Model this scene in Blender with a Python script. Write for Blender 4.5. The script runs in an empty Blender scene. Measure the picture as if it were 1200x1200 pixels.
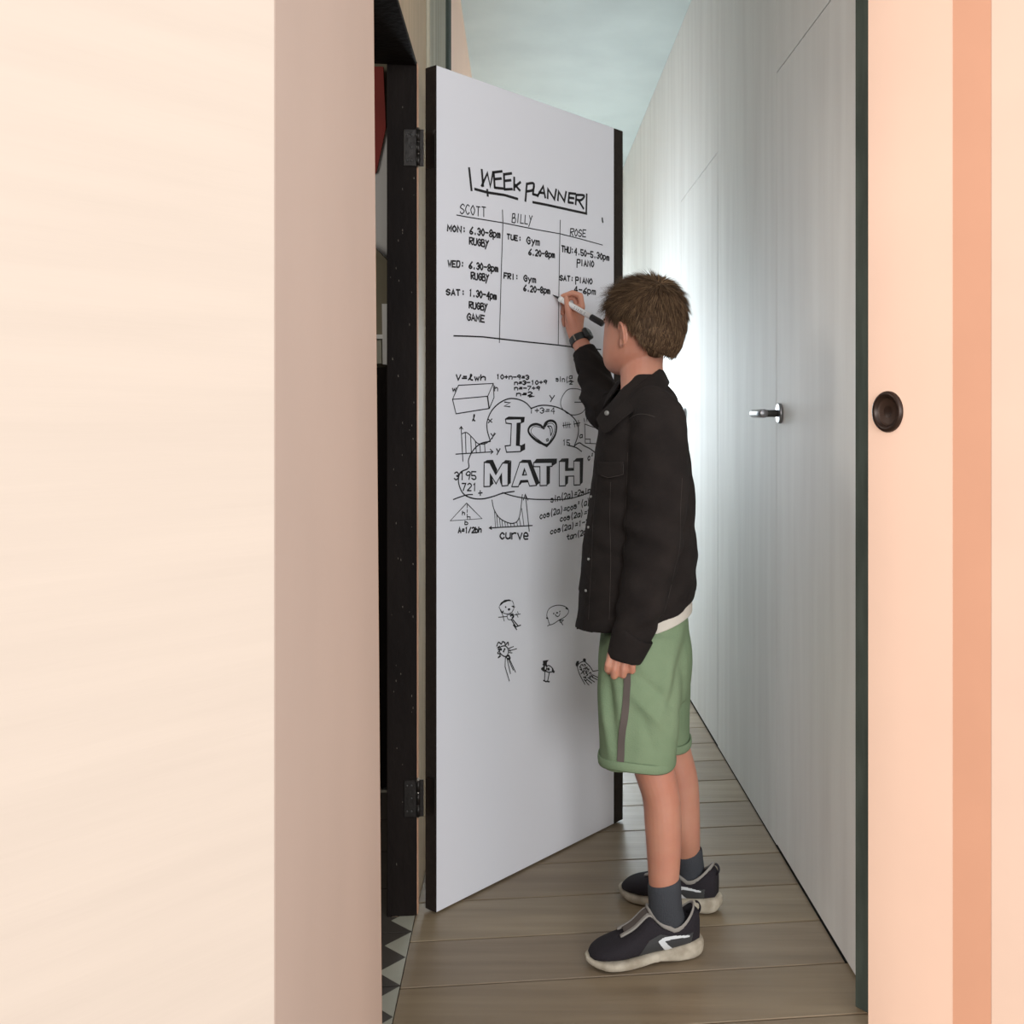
import bpy, bmesh, math, random
from mathutils import Vector, Matrix, noise
from mathutils.bvhtree import BVHTree
from mathutils.geometry import tessellate_polygon
random.seed(7)
S = bpy.context.scene
COL = S.collection

# ------------------------------------------------------------------ camera
EYE = 1.17           # eye height
FPX = 1200.0         # focal length in pixels of the 1200 px frame
CX, CY = 740.0, 488.0  # principal point (vertical-shift picture)
cam_d = bpy.data.cameras.new('camera')
cam = bpy.data.objects.new('camera', cam_d); COL.objects.link(cam)
cam_d.sensor_width = 36; cam_d.lens = 36 * FPX / 1200
cam_d.shift_x = (600 - CX) / 1200; cam_d.shift_y = -(600 - CY) / 1200
cam_d.clip_start = 0.01
cam.location = (0, 0, EYE); cam.rotation_euler = (math.pi / 2, 0, 0)
S.camera = cam
# ------------------------------------------------------------------ world and light
w = bpy.data.worlds.new('world'); S.world = w; w.use_nodes = True
bg = w.node_tree.nodes['Background']; bg.inputs[0].default_value = (0.93, 0.95, 1.0, 1); bg.inputs[1].default_value = 0.95
S.view_settings.view_transform = 'Standard'; S.view_settings.look = 'None'
S.view_settings.gamma = 1; S.view_settings.use_curve_mapping = False
S.view_settings.exposure = 0.47
def area(name, loc, target, sx, sy, power, col):
    l = bpy.data.lights.new(name, 'AREA'); l.shape = 'RECTANGLE'; l.size = sx; l.size_y = sy
    l.energy = power; l.color = col
    o = bpy.data.objects.new(name, l); COL.objects.link(o); o.location = loc
    o.rotation_euler = (Vector(target) - Vector(loc)).to_track_quat('-Z', 'Y').to_euler()
    return o
# daylight of the room behind the photographer, and of an unseen window assumed at the far end of the corridor
area('room_window_light', (-3.6, -6.0, 2.1), (0.4, 1.9, 1.1), 3.0, 2.2, 330, (1, 0.95, 0.90))
area('board_fill_light', (2.2, -6.0, 1.9), (0.0, 2.4, 1.1), 2.4, 2.2, 230, (0.96, 0.98, 1.0))  # added fill to brighten the board
area('added_side_light', (-0.73, 4.6, 1.25), (0.3, 4.45, 1.15), 1.1, 1.2, 13, (0.86, 0.94, 1.0))  # added fill for the right wall, set at the made-up side window
area('corridor_window_light', (-0.47, 7.3, 1.30), (-0.25, 5.0, 1.2), 0.62, 0.95, 20, (0.86, 0.94, 1.0))

area('side_room_fill', (-2.2, 2.3, 2.3), (-.9, 3.2, 1.4), .6, .6, 9, (1, 0.95, 0.88))  # added fill so the side room is not black, source unseen
# ------------------------------------------------------------------ helpers
def lin(c):
    return tuple((x / 12.92 if x <= .04045 else ((x + .055) / 1.055) ** 2.4) for x in [v / 255 for v in c]) + (1,)
def P(px, py, Y):
    return Vector(((px - CX) / FPX * Y, Y, EYE + (CY - py) / FPX * Y))
def mat(name, rgb, rough=.6, metal=0, var=0.0, scale=(8, 8, 8), bump=0.0, bscale=(60, 60, 60), rgb2=None, sss=0, spec=.5, detail=4, ramp=(.35, .65), emit=0):
    m = bpy.data.materials.new(name); m.use_nodes = True
    nt = m.node_tree; b = nt.nodes['Principled BSDF']
    b.inputs['Roughness'].default_value = rough; b.inputs['Metallic'].default_value = metal
    b.inputs['Specular IOR Level'].default_value = spec
    c1 = lin(rgb); b.inputs['Base Color'].default_value = c1
    if sss:
        b.inputs['Subsurface Weight'].default_value = sss
        b.inputs['Subsurface Radius'].default_value = (0.6, .25, .12); b.inputs['Subsurface Scale'].default_value = .012
    tc = nt.nodes.new('ShaderNodeTexCoord')
    def nz(sc, det):
        mp = nt.nodes.new('ShaderNodeMapping'); mp.inputs['Scale'].default_value = sc
        nt.links.new(tc.outputs['Object'], mp.inputs[0])
        n = nt.nodes.new('ShaderNodeTexNoise'); n.inputs['Scale'].default_value = 1; n.inputs['Detail'].default_value = det
        nt.links.new(mp.outputs[0], n.inputs[0]); return n
    if rgb2 or var:
        n = nz(scale, detail)
        r = nt.nodes.new('ShaderNodeValToRGB')
        r.color_ramp.elements[0].position = ramp[0]; r.color_ramp.elements[1].position = ramp[1]
        c2 = lin(rgb2) if rgb2 else tuple(x * (1 - var) for x in c1[:3]) + (1,)
        r.color_ramp.elements[0].color = c2; r.color_ramp.elements[1].color = c1
        nt.links.new(n.outputs[0], r.inputs[0]); nt.links.new(r.outputs[0], b.inputs['Base Color'])
    if bump:
        n = nz(bscale, 5)
        bp = nt.nodes.new('ShaderNodeBump'); bp.inputs['Strength'].default_value = bump; bp.inputs['Distance'].default_value = .004
        nt.links.new(n.outputs[0], bp.inputs['Height']); nt.links.new(bp.outputs[0], b.inputs['Normal'])
    if emit:
        b.inputs['Emission Color'].default_value = c1; b.inputs['Emission Strength'].default_value = emit
    return m
M = dict(
    cream=mat('cream_paint', (208, 189, 171), .75, var=.04, scale=(3, 3, 40), bump=.05, bscale=(10, 10, 160)),
    tan=mat('pinkish_plaster', (206, 180, 162), .6, var=.06, scale=(3, 3, 2), bump=.06),
    rim=mat('bare_wood_edge', (204, 158, 126), .6, var=.2, scale=(20, 20, 4)),
    brown=mat('tan_timber', (196, 172, 140), .65, var=.18, scale=(30, 30, 3)),
    greywood=mat('grey_streaked_paint', (176, 170, 150), .6, rgb2=(140, 135, 116), scale=(70, 45, .8), bump=.3, bscale=(90, 90, 2)),
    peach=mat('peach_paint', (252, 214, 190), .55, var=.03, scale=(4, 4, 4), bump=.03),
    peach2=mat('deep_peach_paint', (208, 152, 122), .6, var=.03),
    cream2=mat('peach_cream_paint', (206, 175, 154), .7, var=.03),
    black=mat('black_painted_wood', (28, 22, 19), .7, spec=.12, rgb2=(20, 15, 13), scale=(12, 12, 4), bump=.5, bscale=(80, 80, 30)),
    chip=mat('chipped_paint', (120, 112, 100), .8),
    edge=mat('black_door_edging', (46, 40, 35), .75, spec=.2, var=.2, scale=(60, 60, 60), bump=.3, bscale=(200, 200, 200)),
    iron=mat('black_iron', (44, 40, 37), .4, .6, bump=.3),
    pin=mat('worn_steel_pin', (170, 160, 150), .3, .9),
    board=mat('white_melamine', (226, 226, 230), .42, spec=.4),
    ink=mat('black_marker_ink', (22, 20, 22), .5),
    panel=mat('whitewashed_panel', (224, 222, 217), .62, rgb2=(214, 211, 206), scale=(18, 13, 1.2), bump=.07, bscale=(55, 55, 3), ramp=(.3, .62), spec=.4),
    ceil=mat('whitewashed_ceiling', (196, 206, 202), .7, rgb2=(186, 196, 193), scale=(3, 3, 3), bump=.12, bscale=(14, 14, 14)),
    post=mat('dark_green_paint', (74, 82, 75), .75, spec=.15, var=.3, scale=(40, 40, 6), bump=.3),
    grout=mat('dark_gap', (40, 34, 28), .9),
    tile_d=mat('dark_floor_tile', (74, 68, 62), .45, var=.15),
    tile_w=mat('pale_floor_tile', (170, 168, 152), .5, var=.12),
    tile_g=mat('tile_grout', (150, 145, 132), .8),
    bronze=mat('dark_bronze', (54, 38, 30), .38, .35, var=.2, scale=(60, 60, 60)),
    bronze_in=mat('bronze_recess', (58, 40, 30), .5, .2),
    steel=mat('brushed_steel', (150, 150, 152), .28, .85),
    steel_d=mat('dark_steel', (70, 68, 66), .4, .5),
    skin=mat('skin', (204, 146, 120), .55, rgb2=(196, 132, 108), scale=(14, 14, 14), sss=.25, ramp=(.3, .7), bump=.04, bscale=(250, 250, 250)),
    lip=mat('lips', (176, 96, 88), .5), eye_w=mat('eye_white', (225, 220, 214), .3), iris=mat('iris', (70, 60, 48), .3),
    hair=mat('brown_hair', (78, 60, 45), .95, spec=.03),
    hair2=mat('hair_strand', (92, 72, 54), .65, spec=.08), hair3=mat('hair_strand_light', (124, 99, 73), .65, spec=.08), hair4=mat('hair_strand_dark', (60, 46, 36), .65, spec=.08),
    denim=mat('black_denim', (44, 38, 35), .95, rgb2=(35, 30, 28), scale=(14, 14, 14), bump=.35, bscale=(420, 420, 420), spec=.2),
    stitch=mat('stitch_thread', (66, 59, 54), .9), snap=mat('pearl_snap', (150, 148, 142), .35, .3),
    tee=mat('off_white_cotton', (214, 206, 192), .9, bump=.2, bscale=(300, 300, 300)),
    short=mat('green_jersey', (134, 152, 120), .95, rgb2=(122, 142, 110), scale=(9, 9, 9), bump=.3, bscale=(350, 350, 350), spec=.15),
    stripe=mat('grey_brown_stripe', (98, 88, 82), .95),
    sock=mat('dark_grey_knit', (72, 74, 78), .95, bump=.7, bscale=(500, 500, 160), spec=.15),
    shoe=mat('black_shoe_mesh', (44, 40, 44), .85, bump=.5, bscale=(420, 420, 420), spec=.25),
    shoe2=mat('charcoal_shoe_side', (62, 62, 62), .7),
    sole=mat('worn_white_sole', (198, 188, 168), .75, rgb2=(160, 148, 128), scale=(30, 30, 30), bump=.3),
    trimg=mat('grey_shoe_trim', (150, 144, 136), .8), logo=mat('reflective_white', (226, 228, 228), .4),
    white=mat('white_plastic', (232, 230, 226), .35), bplastic=mat('black_plastic', (34, 32, 32), .4),
    rubber=mat('black_rubber', (40, 40, 38), .5), glassd=mat('dark_watch_glass', (24, 26, 28), .15),
    room=mat('dim_olive_wall', (120, 112, 92), .8, var=.1), red=mat('red_print', (150, 50, 40), .7, var=.2),
    paper=mat('white_print', (205, 203, 200), .7), glass=mat('frosted_window_pane', (235, 243, 250), .5),
    frame=mat('white_window_frame', (225, 225, 220), .5),
)
wood_mats = []
for i, (a, b_) in enumerate([((150, 132, 106), (130, 113, 90)), ((145, 128, 103), (126, 109, 87)), ((155, 138, 112), (134, 118, 94)), ((148, 131, 108), (128, 112, 91))]):
    wood_mats.append(mat('plank_stain', a, .38, rgb2=b_, scale=(2.2, 30, 4), bump=.15, bscale=(6, 90, 10), spec=.5, ramp=(.3, .7)))

def mesh(name, V, F, m, smooth=True):
    me = bpy.data.meshes.new(name)
    me.from_pydata([tuple(v) for v in V], [], F); me.update()
    bm = bmesh.new(); bm.from_mesh(me); bmesh.ops.recalc_face_normals(bm, faces=bm.faces); bm.to_mesh(me); bm.free()
    me.materials.append(m)
    if smooth: me.polygons.foreach_set('use_smooth', [True] * len(me.polygons))
    return me
def link(name, me, parent=None):
    o = bpy.data.objects.new(name, me); COL.objects.link(o)
    if parent is not None:
        o.parent = parent
        p = parent; mw = Matrix.Identity(4)
        while p is not None:
            if p.type == 'EMPTY': mw = p.matrix_basis.copy(); break
            if 'wm' in p: mw = Matrix.Translation(p.location); break
            p = p.parent if False else None
        o.matrix_parent_inverse = mw.inverted()
    return o
def ob(name, V, F, m, parent=None, smooth=True):
    return link(name, mesh(name, V, F, m, smooth), parent)
def empty(name, loc, label, cat, group=None, rot=0):
    o = bpy.data.objects.new(name, None); COL.objects.link(o); o.location = loc; o.empty_display_size = .05
    o.rotation_euler = (0, 0, rot)
    o.matrix_basis = Matrix.Translation(loc) @ Matrix.Rotation(rot, 4, 'Z')
    o['label'] = label; o['category'] = cat
    if group: o['group'] = group
    return o
def struct(o, label=None):
    o['kind'] = 'structure'
    if label: o['label'] = label
    return o
class MB:
    def __init__(s): s.V = []; s.F = []
    def add(s, V, F):
        n = len(s.V); s.V += [Vector(v) for v in V]; s.F += [tuple(i + n for i in f) for f in F]; return s
    def hexa(s, p):   # 8 points: bottom 4, top 4
        return s.add(p, [(0, 3, 2, 1), (4, 5, 6, 7), (0, 1, 5, 4), (1, 2, 6, 5), (2, 3, 7, 6), (3, 0, 4, 7)])
    def box(s, o, ax, ay, az):
        o = Vector(o); ax = Vector(ax); ay = Vector(ay); az = Vector(az)
        return s.hexa([o, o + ax, o + ax + ay, o + ay, o + az, o + ax + az, o + ax + ay + az, o + ay + az])
    def build(s, name, m, parent=None, smooth=False):
        return ob(name, s.V, s.F, m, parent, smooth)
def bevel(o, w=.003, seg=2):
    md = o.modifiers.new('bevel', 'BEVEL'); md.width = w; md.segments = seg; md.limit_method = 'ANGLE'
    return o
def tube_mesh(rings, n=24, cap=True):
    """rings: (centre, u, v[, power]) - u, v full radius vectors"""
    V = []; F = []
    for r in rings:
        c, u, v = r[0], r[1], r[2]; p = r[3] if len(r) > 3 else 2
        for k in range(n):
            a = 2 * math.pi * k / n; ca, sa = math.cos(a), math.sin(a)
            e = 2.0 / p
            x = math.copysign(abs(ca) ** e, ca); y = math.copysign(abs(sa) ** e, sa)
            V.append(c + u * x + v * y)
    for i in range(len(rings) - 1):
        for k in range(n):
            a = i * n + k; b = i * n + (k + 1) % n
            F.append((a, b, b + n, a + n))
    if cap:
        F.append(tuple(range(n))[::-1]); F.append(tuple((len(rings) - 1) * n + k for k in range(n)))
    return V, F
def cr(p, t):
    """Catmull-Rom through a list of number tuples, t in 0..len-1"""
    i = min(int(t), len(p) - 2); f = t - i
    a = p[max(i - 1, 0)]; b = p[i]; c = p[i + 1]; d = p[min(i + 2, len(p) - 1)]
    return tuple(.5 * ((2 * b[k]) + (-a[k] + c[k]) * f + (2 * a[k] - 5 * b[k] + 4 * c[k] - d[k]) * f * f + (-a[k] + 3 * b[k] - 3 * c[k] + d[k]) * f ** 3) for k in range(len(b)))
def smooth_path(p, sub):
    n = (len(p) - 1) * sub
    return [cr(p, i / sub) for i in range(n)] + [tuple(p[-1])]
def limb(pts, sub=5, n=20, ref=(0, 1, 0), power=2):
    """pts: (Vector, rx, ry): rx across the depth direction, ry along it"""
    q = smooth_path([(*p[0], p[1], p[2]) for p in pts], sub)
    rings = []; ref = Vector(ref)
    for i, a in enumerate(q):
        t = Vector(q[min(i + 1, len(q) - 1)][:3]) - Vector(q[max(i - 1, 0)][:3])
        t.normalize(); u = t.cross(ref)
        u.normalize(); v = u.cross(t); v.normalize()
        rings.append((Vector(a[:3]), u * max(a[3], .0005), v * max(a[4], .0005), power))
    return tube_mesh(rings, n)
def sphere_pts(c, r, R=None, nu=16, nv=10):
    V = []; F = []
    c = Vector(c)
    for j in range(nv + 1):
        th = math.pi * j / nv
        for i in range(nu):
            ph = 2 * math.pi * i / nu
            d = Vector((r[0] * math.sin(th) * math.cos(ph), r[1] * math.sin(th) * math.sin(ph), r[2] * math.cos(th)))
            V.append(c + (R @ d if R is not None else d))
    for j in range(nv):
        for i in range(nu):
            a = j * nu + i; b = j * nu + (i + 1) % nu
            F.append((a, b, b + nu, a + nu))
    return V, F
def capsule(mb, a, b, ra, rb, n=12):
    a = Vector(a); b = Vector(b); t = (b - a).normalized()
    u = t.cross(Vector((0, 0, 1)) if abs(t.z) < .9 else Vector((1, 0, 0))).normalized(); v = t.cross(u)
    R = []
    for k in range(4):
        an = math.pi / 2 * k / 4; R.append((a - t * ra * math.cos(an), u * max(ra * math.sin(an), .0002), v * max(ra * math.sin(an), .0002)))
    R.append((a, u * ra, v * ra)); R.append((b, u * rb, v * rb))
    for k in range(3, -1, -1):
        an = math.pi / 2 * k / 4; R.append((b + t * rb * math.cos(an), u * max(rb * math.sin(an), .0002), v * max(rb * math.sin(an), .0002)))
    mb.add(*tube_mesh(R, n))
def remesh(name, mb, vox, m, parent=None, smooth_it=4, fac=.5, disp=None):
    """voxel union of closed shells into one continuous surface"""
    me = bpy.data.meshes.new(name); me.from_pydata([tuple(v) for v in mb.V], [], mb.F); me.update()
    bm = bmesh.new(); bm.from_mesh(me); bmesh.ops.recalc_face_normals(bm, faces=bm.faces); bm.to_mesh(me); bm.free()
    t = bpy.data.objects.new('t', me); COL.objects.link(t)
    r = t.modifiers.new('r', 'REMESH'); r.mode = 'VOXEL'; r.voxel_size = vox
    if smooth_it:
        s = t.modifiers.new('s', 'SMOOTH'); s.factor = fac; s.iterations = smooth_it
    dg = bpy.context.evaluated_depsgraph_get(); dg.update()
    out = bpy.data.meshes.new_from_object(t.evaluated_get(dg))
    bpy.data.objects.remove(t); out.name = name
    if disp:
        ns = [v.normal.copy() for v in out.vertices]
        for v, nn in zip(out.vertices, ns):
            v.co += nn * disp(v.co, nn)
        out.update()
    out.materials.clear(); out.materials.append(m)
    out.polygons.foreach_set('use_smooth', [True] * len(out.polygons))
    return link(name, out, parent)
def bvh_of(o):
    me = o.data
    return BVHTree.FromPolygons([v.co.copy() for v in me.vertices], [tuple(p.vertices) for p in me.polygons])
def hit(bvh, px, py, lift=0.001):
    d = P(px, py, 1.0) - Vector((0, 0, EYE)); d.normalize()
    loc, nn, i, dist = bvh.ray_cast(Vector((0, 0, EYE)), d)
    if loc is None: return None, None
    if nn.dot(d) > 0: nn = -nn
    return loc + nn * lift, nn
def ribbon_surface(mb, pts, nrm, w):
    """flat strip of width w along points lying on a surface"""
    V = []; F = []
    for i, p in enumerate(pts):
        t = (pts[min(i + 1, len(pts) - 1)] - pts[max(i - 1, 0)]).normalized()
        s = t.cross(nrm[i]).normalized() * w / 2
        V += [p - s, p + s]
    for i in range(len(pts) - 1): F.append((2 * i, 2 * i + 1, 2 * i + 3, 2 * i + 2))
    mb.add(V, F)

# ------------------------------------------------------------------ corridor frame of reference
Dn = Vector((-0.1075, 1, 0))                 # along the corridor, per metre of Y
En = Vector((1, 0.1075, 0)).normalized()     # across it, to the right
def LW(Y, z=0): return Vector((-0.248 - .1075 * Y, Y, z))    # left wall plane
def RW(Y, z=0): return Vector((0.694 - .1075 * Y, Y, z))     # right wall plane
Z = Vector((0, 0, 1))
CEIL = 2.87; YEND = 7.4

# floor: underlay with one object per plank
g = MB(); g.hexa([Vector((-1.8, -3, -.06)), Vector((1.8, -3, -.06)), Vector((1.8, 8, -.06)), Vector((-1.8, 8, -.06)),
                  Vector((-1.8, -3, -.021)), Vector((1.8, -3, -.021)), Vector((1.8, 8, -.021)), Vector((-1.8, 8, -.021))])
floor = struct(g.build('floor', M['grout']), 'brown stained plank floor of the corridor')
k = -8
while True:
    yr = 2.194 + .1845 * k; k += 1
    if yr > YEND: break
    gap = .0022
    def corner(pt, yy):  # seam line at right wall depth yy, running across; pt gives wall offset
        return pt
    def seam(yy, side):
        b = RW(yy)
        if yy < 2.10: x1 = 1.2
        else: x1 = 0.0
        L = -.95 if side else 0
        return b + En * (x1 if not side else (-0.937))
    a0 = seam(yr + gap, 1); a1 = seam(yr + gap, 0); b1 = seam(yr + .1845 - gap, 0); b0 = seam(yr + .1845 - gap, 1)
    if yr > 2.0 and yr < 2.1: a1 = RW(yr + gap) + En * 1.2; b1 = RW(yr + .1845 - gap) + En * 1.2
    pts = [a0, a1, b1, b0]
    mb = MB(); mb.hexa([p - Z * .02 for p in pts] + [p + Z * 0 for p in pts])
    o = mb.build('plank', wood_mats[(k * 7) % 4], floor); bevel(o, .0012, 1)

# tiled floor of the room beyond the doorway
tb = MB(); t0 = LW(1.2); t1 = LW(2.42)
tb.hexa([Vector((-2.6, 0.8, -.06)), t0 + Vector((0, -.4, -.06)), LW(3.9, -.06), Vector((-2.6, 3.9, -.06)),
         Vector((-2.6, 0.8, -.012)), t0 + Vector((0, -.4, -.012)), LW(3.9, -.012), Vector((-2.6, 3.9, -.012))])
tfloor = struct(tb.build('floor', M['tile_g']), 'dark tiled floor with pale triangles beyond the doorway')
for iy in range(9):
    for ix in range(4):
        Y0 = 2.105 + .2205 * (iy - 4)
        if Y0 < 1.2 and ix > 1: continue
        o0 = LW(Y0) - En * (.2205 * (ix + 1)) - En * .0
        d = Dn.normalized()
        mb = MB(); mb.box(o0 + d * .0015 + En * .0015 - Z * .012, En * .2175, d * .2175, Z * .012)
        t = mb.build('floor_tile', M['tile_d'], tfloor)
        if ix == 0:
            for q in range(2):
                e = LW(Y0) + d * (.0015 + .1088 * q) - En * .0015
                mb = MB(); tri = [e, e + d * .1088, e + d * .0544 - En * .052]
                mb.add([p - Z * .002 for p in tri] + [p + Z * .0006 for p in tri], [(0, 1, 2), (3, 5, 4), (0, 3, 4, 1), (1, 4, 5, 2), (2, 5, 3, 0)])
                mb.build('pale_triangle', M['tile_w'], t)

# ceiling
mb = MB(); mb.hexa([LW(1.2, CEIL), RW(1.2, CEIL) + En * .4, RW(YEND + .2, CEIL) + En * .1, LW(YEND + .2, CEIL) - En * .1] +
                   [LW(1.2, CEIL + .08), RW(1.2, CEIL + .08) + En * .4, RW(YEND + .2, CEIL + .08) + En * .1, LW(YEND + .2, CEIL + .08) - En * .1])
struct(mb.build('ceiling', M['ceil']), 'pale whitewashed ceiling above the corridor')
def wslab(fn, Y0, Y1, z0, z1, th, side):
    """slab whose visible face is on a corridor wall plane"""
    n = En * (th * side)
    a, b = fn(Y0), fn(Y1)
    m_ = MB(); m_.hexa([a + Z * z0, b + Z * z0, b + n + Z * z0, a + n + Z * z0, a + Z * z1, b + Z * z1, b + n + Z * z1, a + n + Z * z1])
    return m_
# right wall: core behind, flush doors and panels in front, with open joints
core = wslab(lambda Y: RW(Y) + En * .026, 2.02, YEND + .1, 0, CEIL, .08, 1)
core_o = struct(core.build('wall_right', M['panel']), 'whitewashed right wall of the corridor')
seams = [2.02, 2.785, 3.62, 4.45, 5.41, 6.3, YEND]
doorn = 0
for i in range(len(seams) - 1):
    y0, y1 = seams[i] + .0016, seams[i + 1] - .0016
    if i in (0, 2):
        doorn += 1
        d_ = struct(bevel(wslab(RW, y0, y1, .008, 2.103, .025, 1).build('door_%d' % doorn, M['panel']), .0012, 1),
                    ['flush whitewashed door nearest the camera, with a steel lever', 'flush whitewashed door with a steel lever, farther down the corridor'][doorn - 1])
        up = wslab(RW, y0, y1, 2.106, CEIL - .002, .025, 1).build('panel', M['panel'], core_o)
        yh = y1 - .045 if i == 0 else y1 - .12
        base = RW(yh, 1.178); dep = Dn.normalized(); inn = -En
        def cyl(c, ax, r, L, n=24):
            u = ax.cross(Z if abs(ax.z) < .9 else dep).normalized(); v = ax.cross(u)
            return tube_mesh([(c, u * (r * .93), v * (r * .93)), (c + ax * .0008, u * r, v * r), (c + ax * (L - .0008), u * r, v * r), (c + ax * L, u * (r * .93), v * (r * .93))], n)
        h = MB(); h.add(*cyl(base, inn, .027, .009))
        h_ = h.build('door_handle', M['steel'], d_, True)
        h = MB(); h.add(*cyl(base + inn * .008, inn, .0095, .048)); h.build('handle_neck', M['steel_d'], h_, True)
        h = MB(); h.add(*cyl(base + inn * .048 - dep * .011, dep, .0115, .125)); h.build('lever', M['steel'], h_, True)
    else:
        bevel(wslab(RW, y0, y1, .004, CEIL - .002, .025, 1).build('panel', M['panel'], core_o), .0012, 1)
# thin shadow gap at the foot of the wall
# left wall beyond the doorway
lw = MB()
for y0_, y1_, z0_, z1_ in [(3.43, YEND + .1, 2.2, CEIL)]:
    k_ = wslab(LW, y0_, y1_, z0_, z1_, .12, -1); lw.add(k_.V, k_.F)
lwo = struct(lw.build('wall_left', M['peach']), 'peach painted left wall of the corridor behind the open door')
lw = MB()
for y0_, y1_, z0_, z1_ in [(3.43, 3.95, 0, 2.2), (3.95, 5.25, 0, .6), (3.95, 5.25, 1.9, 2.2), (5.25, YEND + .1, 0, 2.2)]:
    k_ = wslab(LW, y0_, y1_, z0_, z1_, .12, -1); lw.add(k_.V, k_.F)
lw.build('lower_wall', M['ceil'], lwo)
w2 = MB()  # unseen window, put in to brighten the right wall
for y0_, y1_, z0_, z1_ in [(3.95, 5.25, .6, .64), (3.95, 5.25, 1.86, 1.9), (3.95, 3.99, .64, 1.86), (5.21, 5.25, .64, 1.86), (4.58, 4.62, .64, 1.86)]:
    k_ = wslab(lambda Y: LW(Y) - En * .03, y0_, y1_, z0_, z1_, .05, -1); w2.add(k_.V, k_.F)
w2o = struct(w2.build('added_window', M['frame']), 'unseen side window added behind the open door to light the right wall')
wslab(lambda Y: LW(Y) - En * .05, 3.99, 5.21, .64, 1.86, .006, -1).build('glow_pane', mat('side_pane', (225, 238, 250), .4, emit=1.2), w2o)  # glowing pane of the added side window
# grey brush-streaked boards next to the peach wall
gb = struct(wslab(lambda Y: LW(Y) - En * .004, 2.67, 3.43, 0, CEIL, .06, -1).build('trim_1', M['grout']), 'grey streaked vertical boards between tan post and peach wall')
for i in range(5):
    y0 = 2.668 + .128 * i
    o = wslab(lambda Y: LW(Y) + En * (.010 if i != 4 else .004), y0 + .001, y0 + .126, 0, CEIL - .001, .013, -1).build('board', M['greywood'], gb); bevel(o, .004, 2)
mb = wslab(lambda Y: LW(Y) + En * .013, 3.31, 3.428, 0, CEIL - .001, .016, -1); o = mb.build('corner_board', M['post'], gb)
# tan plastered strip behind the black frame and above it
struct(wslab(LW, 2.4, 2.667, 0, CEIL, .055, -1).build('wall_back_left', M['brown']), 'tan timber strip between the black frame and the open door')
struct(wslab(LW, 1.2, 2.4, 2.005, CEIL, .055, -1).build('wall_left_upper', M['brown']), 'tan wall above the black door frame')
o = wslab(lambda Y: LW(Y) + En * .005, 2.402, 2.43, 0, 2.0, .006, -1).build('trim_2', M['rim']); struct(bevel(o, .003, 2), 'thin wooden bead beside the black frame')
# black door frame of the side doorway
fr = MB()
dn = Dn.normalized()
fr.box(LW(2.4) - En * .066 - dn * .001, En * .069, dn * .05, Z * 2.003)
frame = struct(bevel(fr.build('trim_3', M['black']), .002, 2), 'black painted door frame with chipped paint')
fr = MB(); fr.box(LW(1.3, 1.992) - En * .110 , En * .112, dn * 1.104, Z * .013)
bevel(fr.build('frame_head', M['black'], frame), .002, 2)
fr = MB()
rnd = random.Random(3)
for i in range(46):     # paint chips along the outer edge and a few nail heads
    zz = rnd.uniform(.08, 1.9); off = rnd.choice([.004, .006, .009, .014, .03, .045]) if rnd.random() > .3 else rnd.uniform(.01, .06)
    c = LW(2.4, zz) - En * off - dn * .0013
    hh = rnd.uniform(.001, .006); ww = rnd.uniform(.0005, .0011)
    fr.add([c, c + En * ww, c + En * ww * .7 + Z * hh, c - En * ww * .3 + Z * hh * .8], [(0, 1, 2, 3)])
o = fr.build('paint_chips', M['chip'], frame); o['kind'] = 'stuff'
# near slab of tan wall, leaning a little, with a bare wood edge
def near(Y, z=0): return Vector((-0.20 - .1075 * Y, Y, z))
yA = .83
def yB(z): return 1.387 + (1.73 - z) / (1.73 - .298) * .083
mb = MB()
zt, zb = 2.6, 0
p = [near(yA, zb), near(yB(zb), zb), near(yB(zb), zb) - En * .04, near(yA, zb) - En * .04]
q = [near(yA, zt), near(yB(zt), zt), near(yB(zt), zt) - En * .04, near(yA, zt) - En * .04]
mb.hexa(p + q)
nw = struct(bevel(mb.build('wall_left_near', M['tan']), .002, 2), 'pinkish tan wall panel in front of the black door frame')
mb = MB(); e = .009
mb.hexa([near(yB(zb) + .0005, zb), near(yB(zb) + .012, zb) - En * .002, near(yB(zb) + .012, zb) - En * .040, near(yB(zb) + .0005, zb) - En * .04,
         near(yB(zt) + .0005, zt), near(yB(zt) + .012, zt) - En * .002, near(yB(zt) + .012, zt) - En * .040, near(yB(zt) + .0005, zt) - En * .04])
bevel(mb.build('wood_lipping', M['rim'], nw), .003, 2)
# cream partition nearest the camera at left
mb = MB(); cw = [near(yA - .002), Vector((-.60, .42, 0)), Vector((-.66, .50, 0)), near(yA - .001) - En * .05]
mb.hexa(cw + [c_ + Z * 2.6 for c_ in cw])
struct(mb.build('wall_front_left', M['cream']), 'plain cream wall filling the left of the picture')
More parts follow.
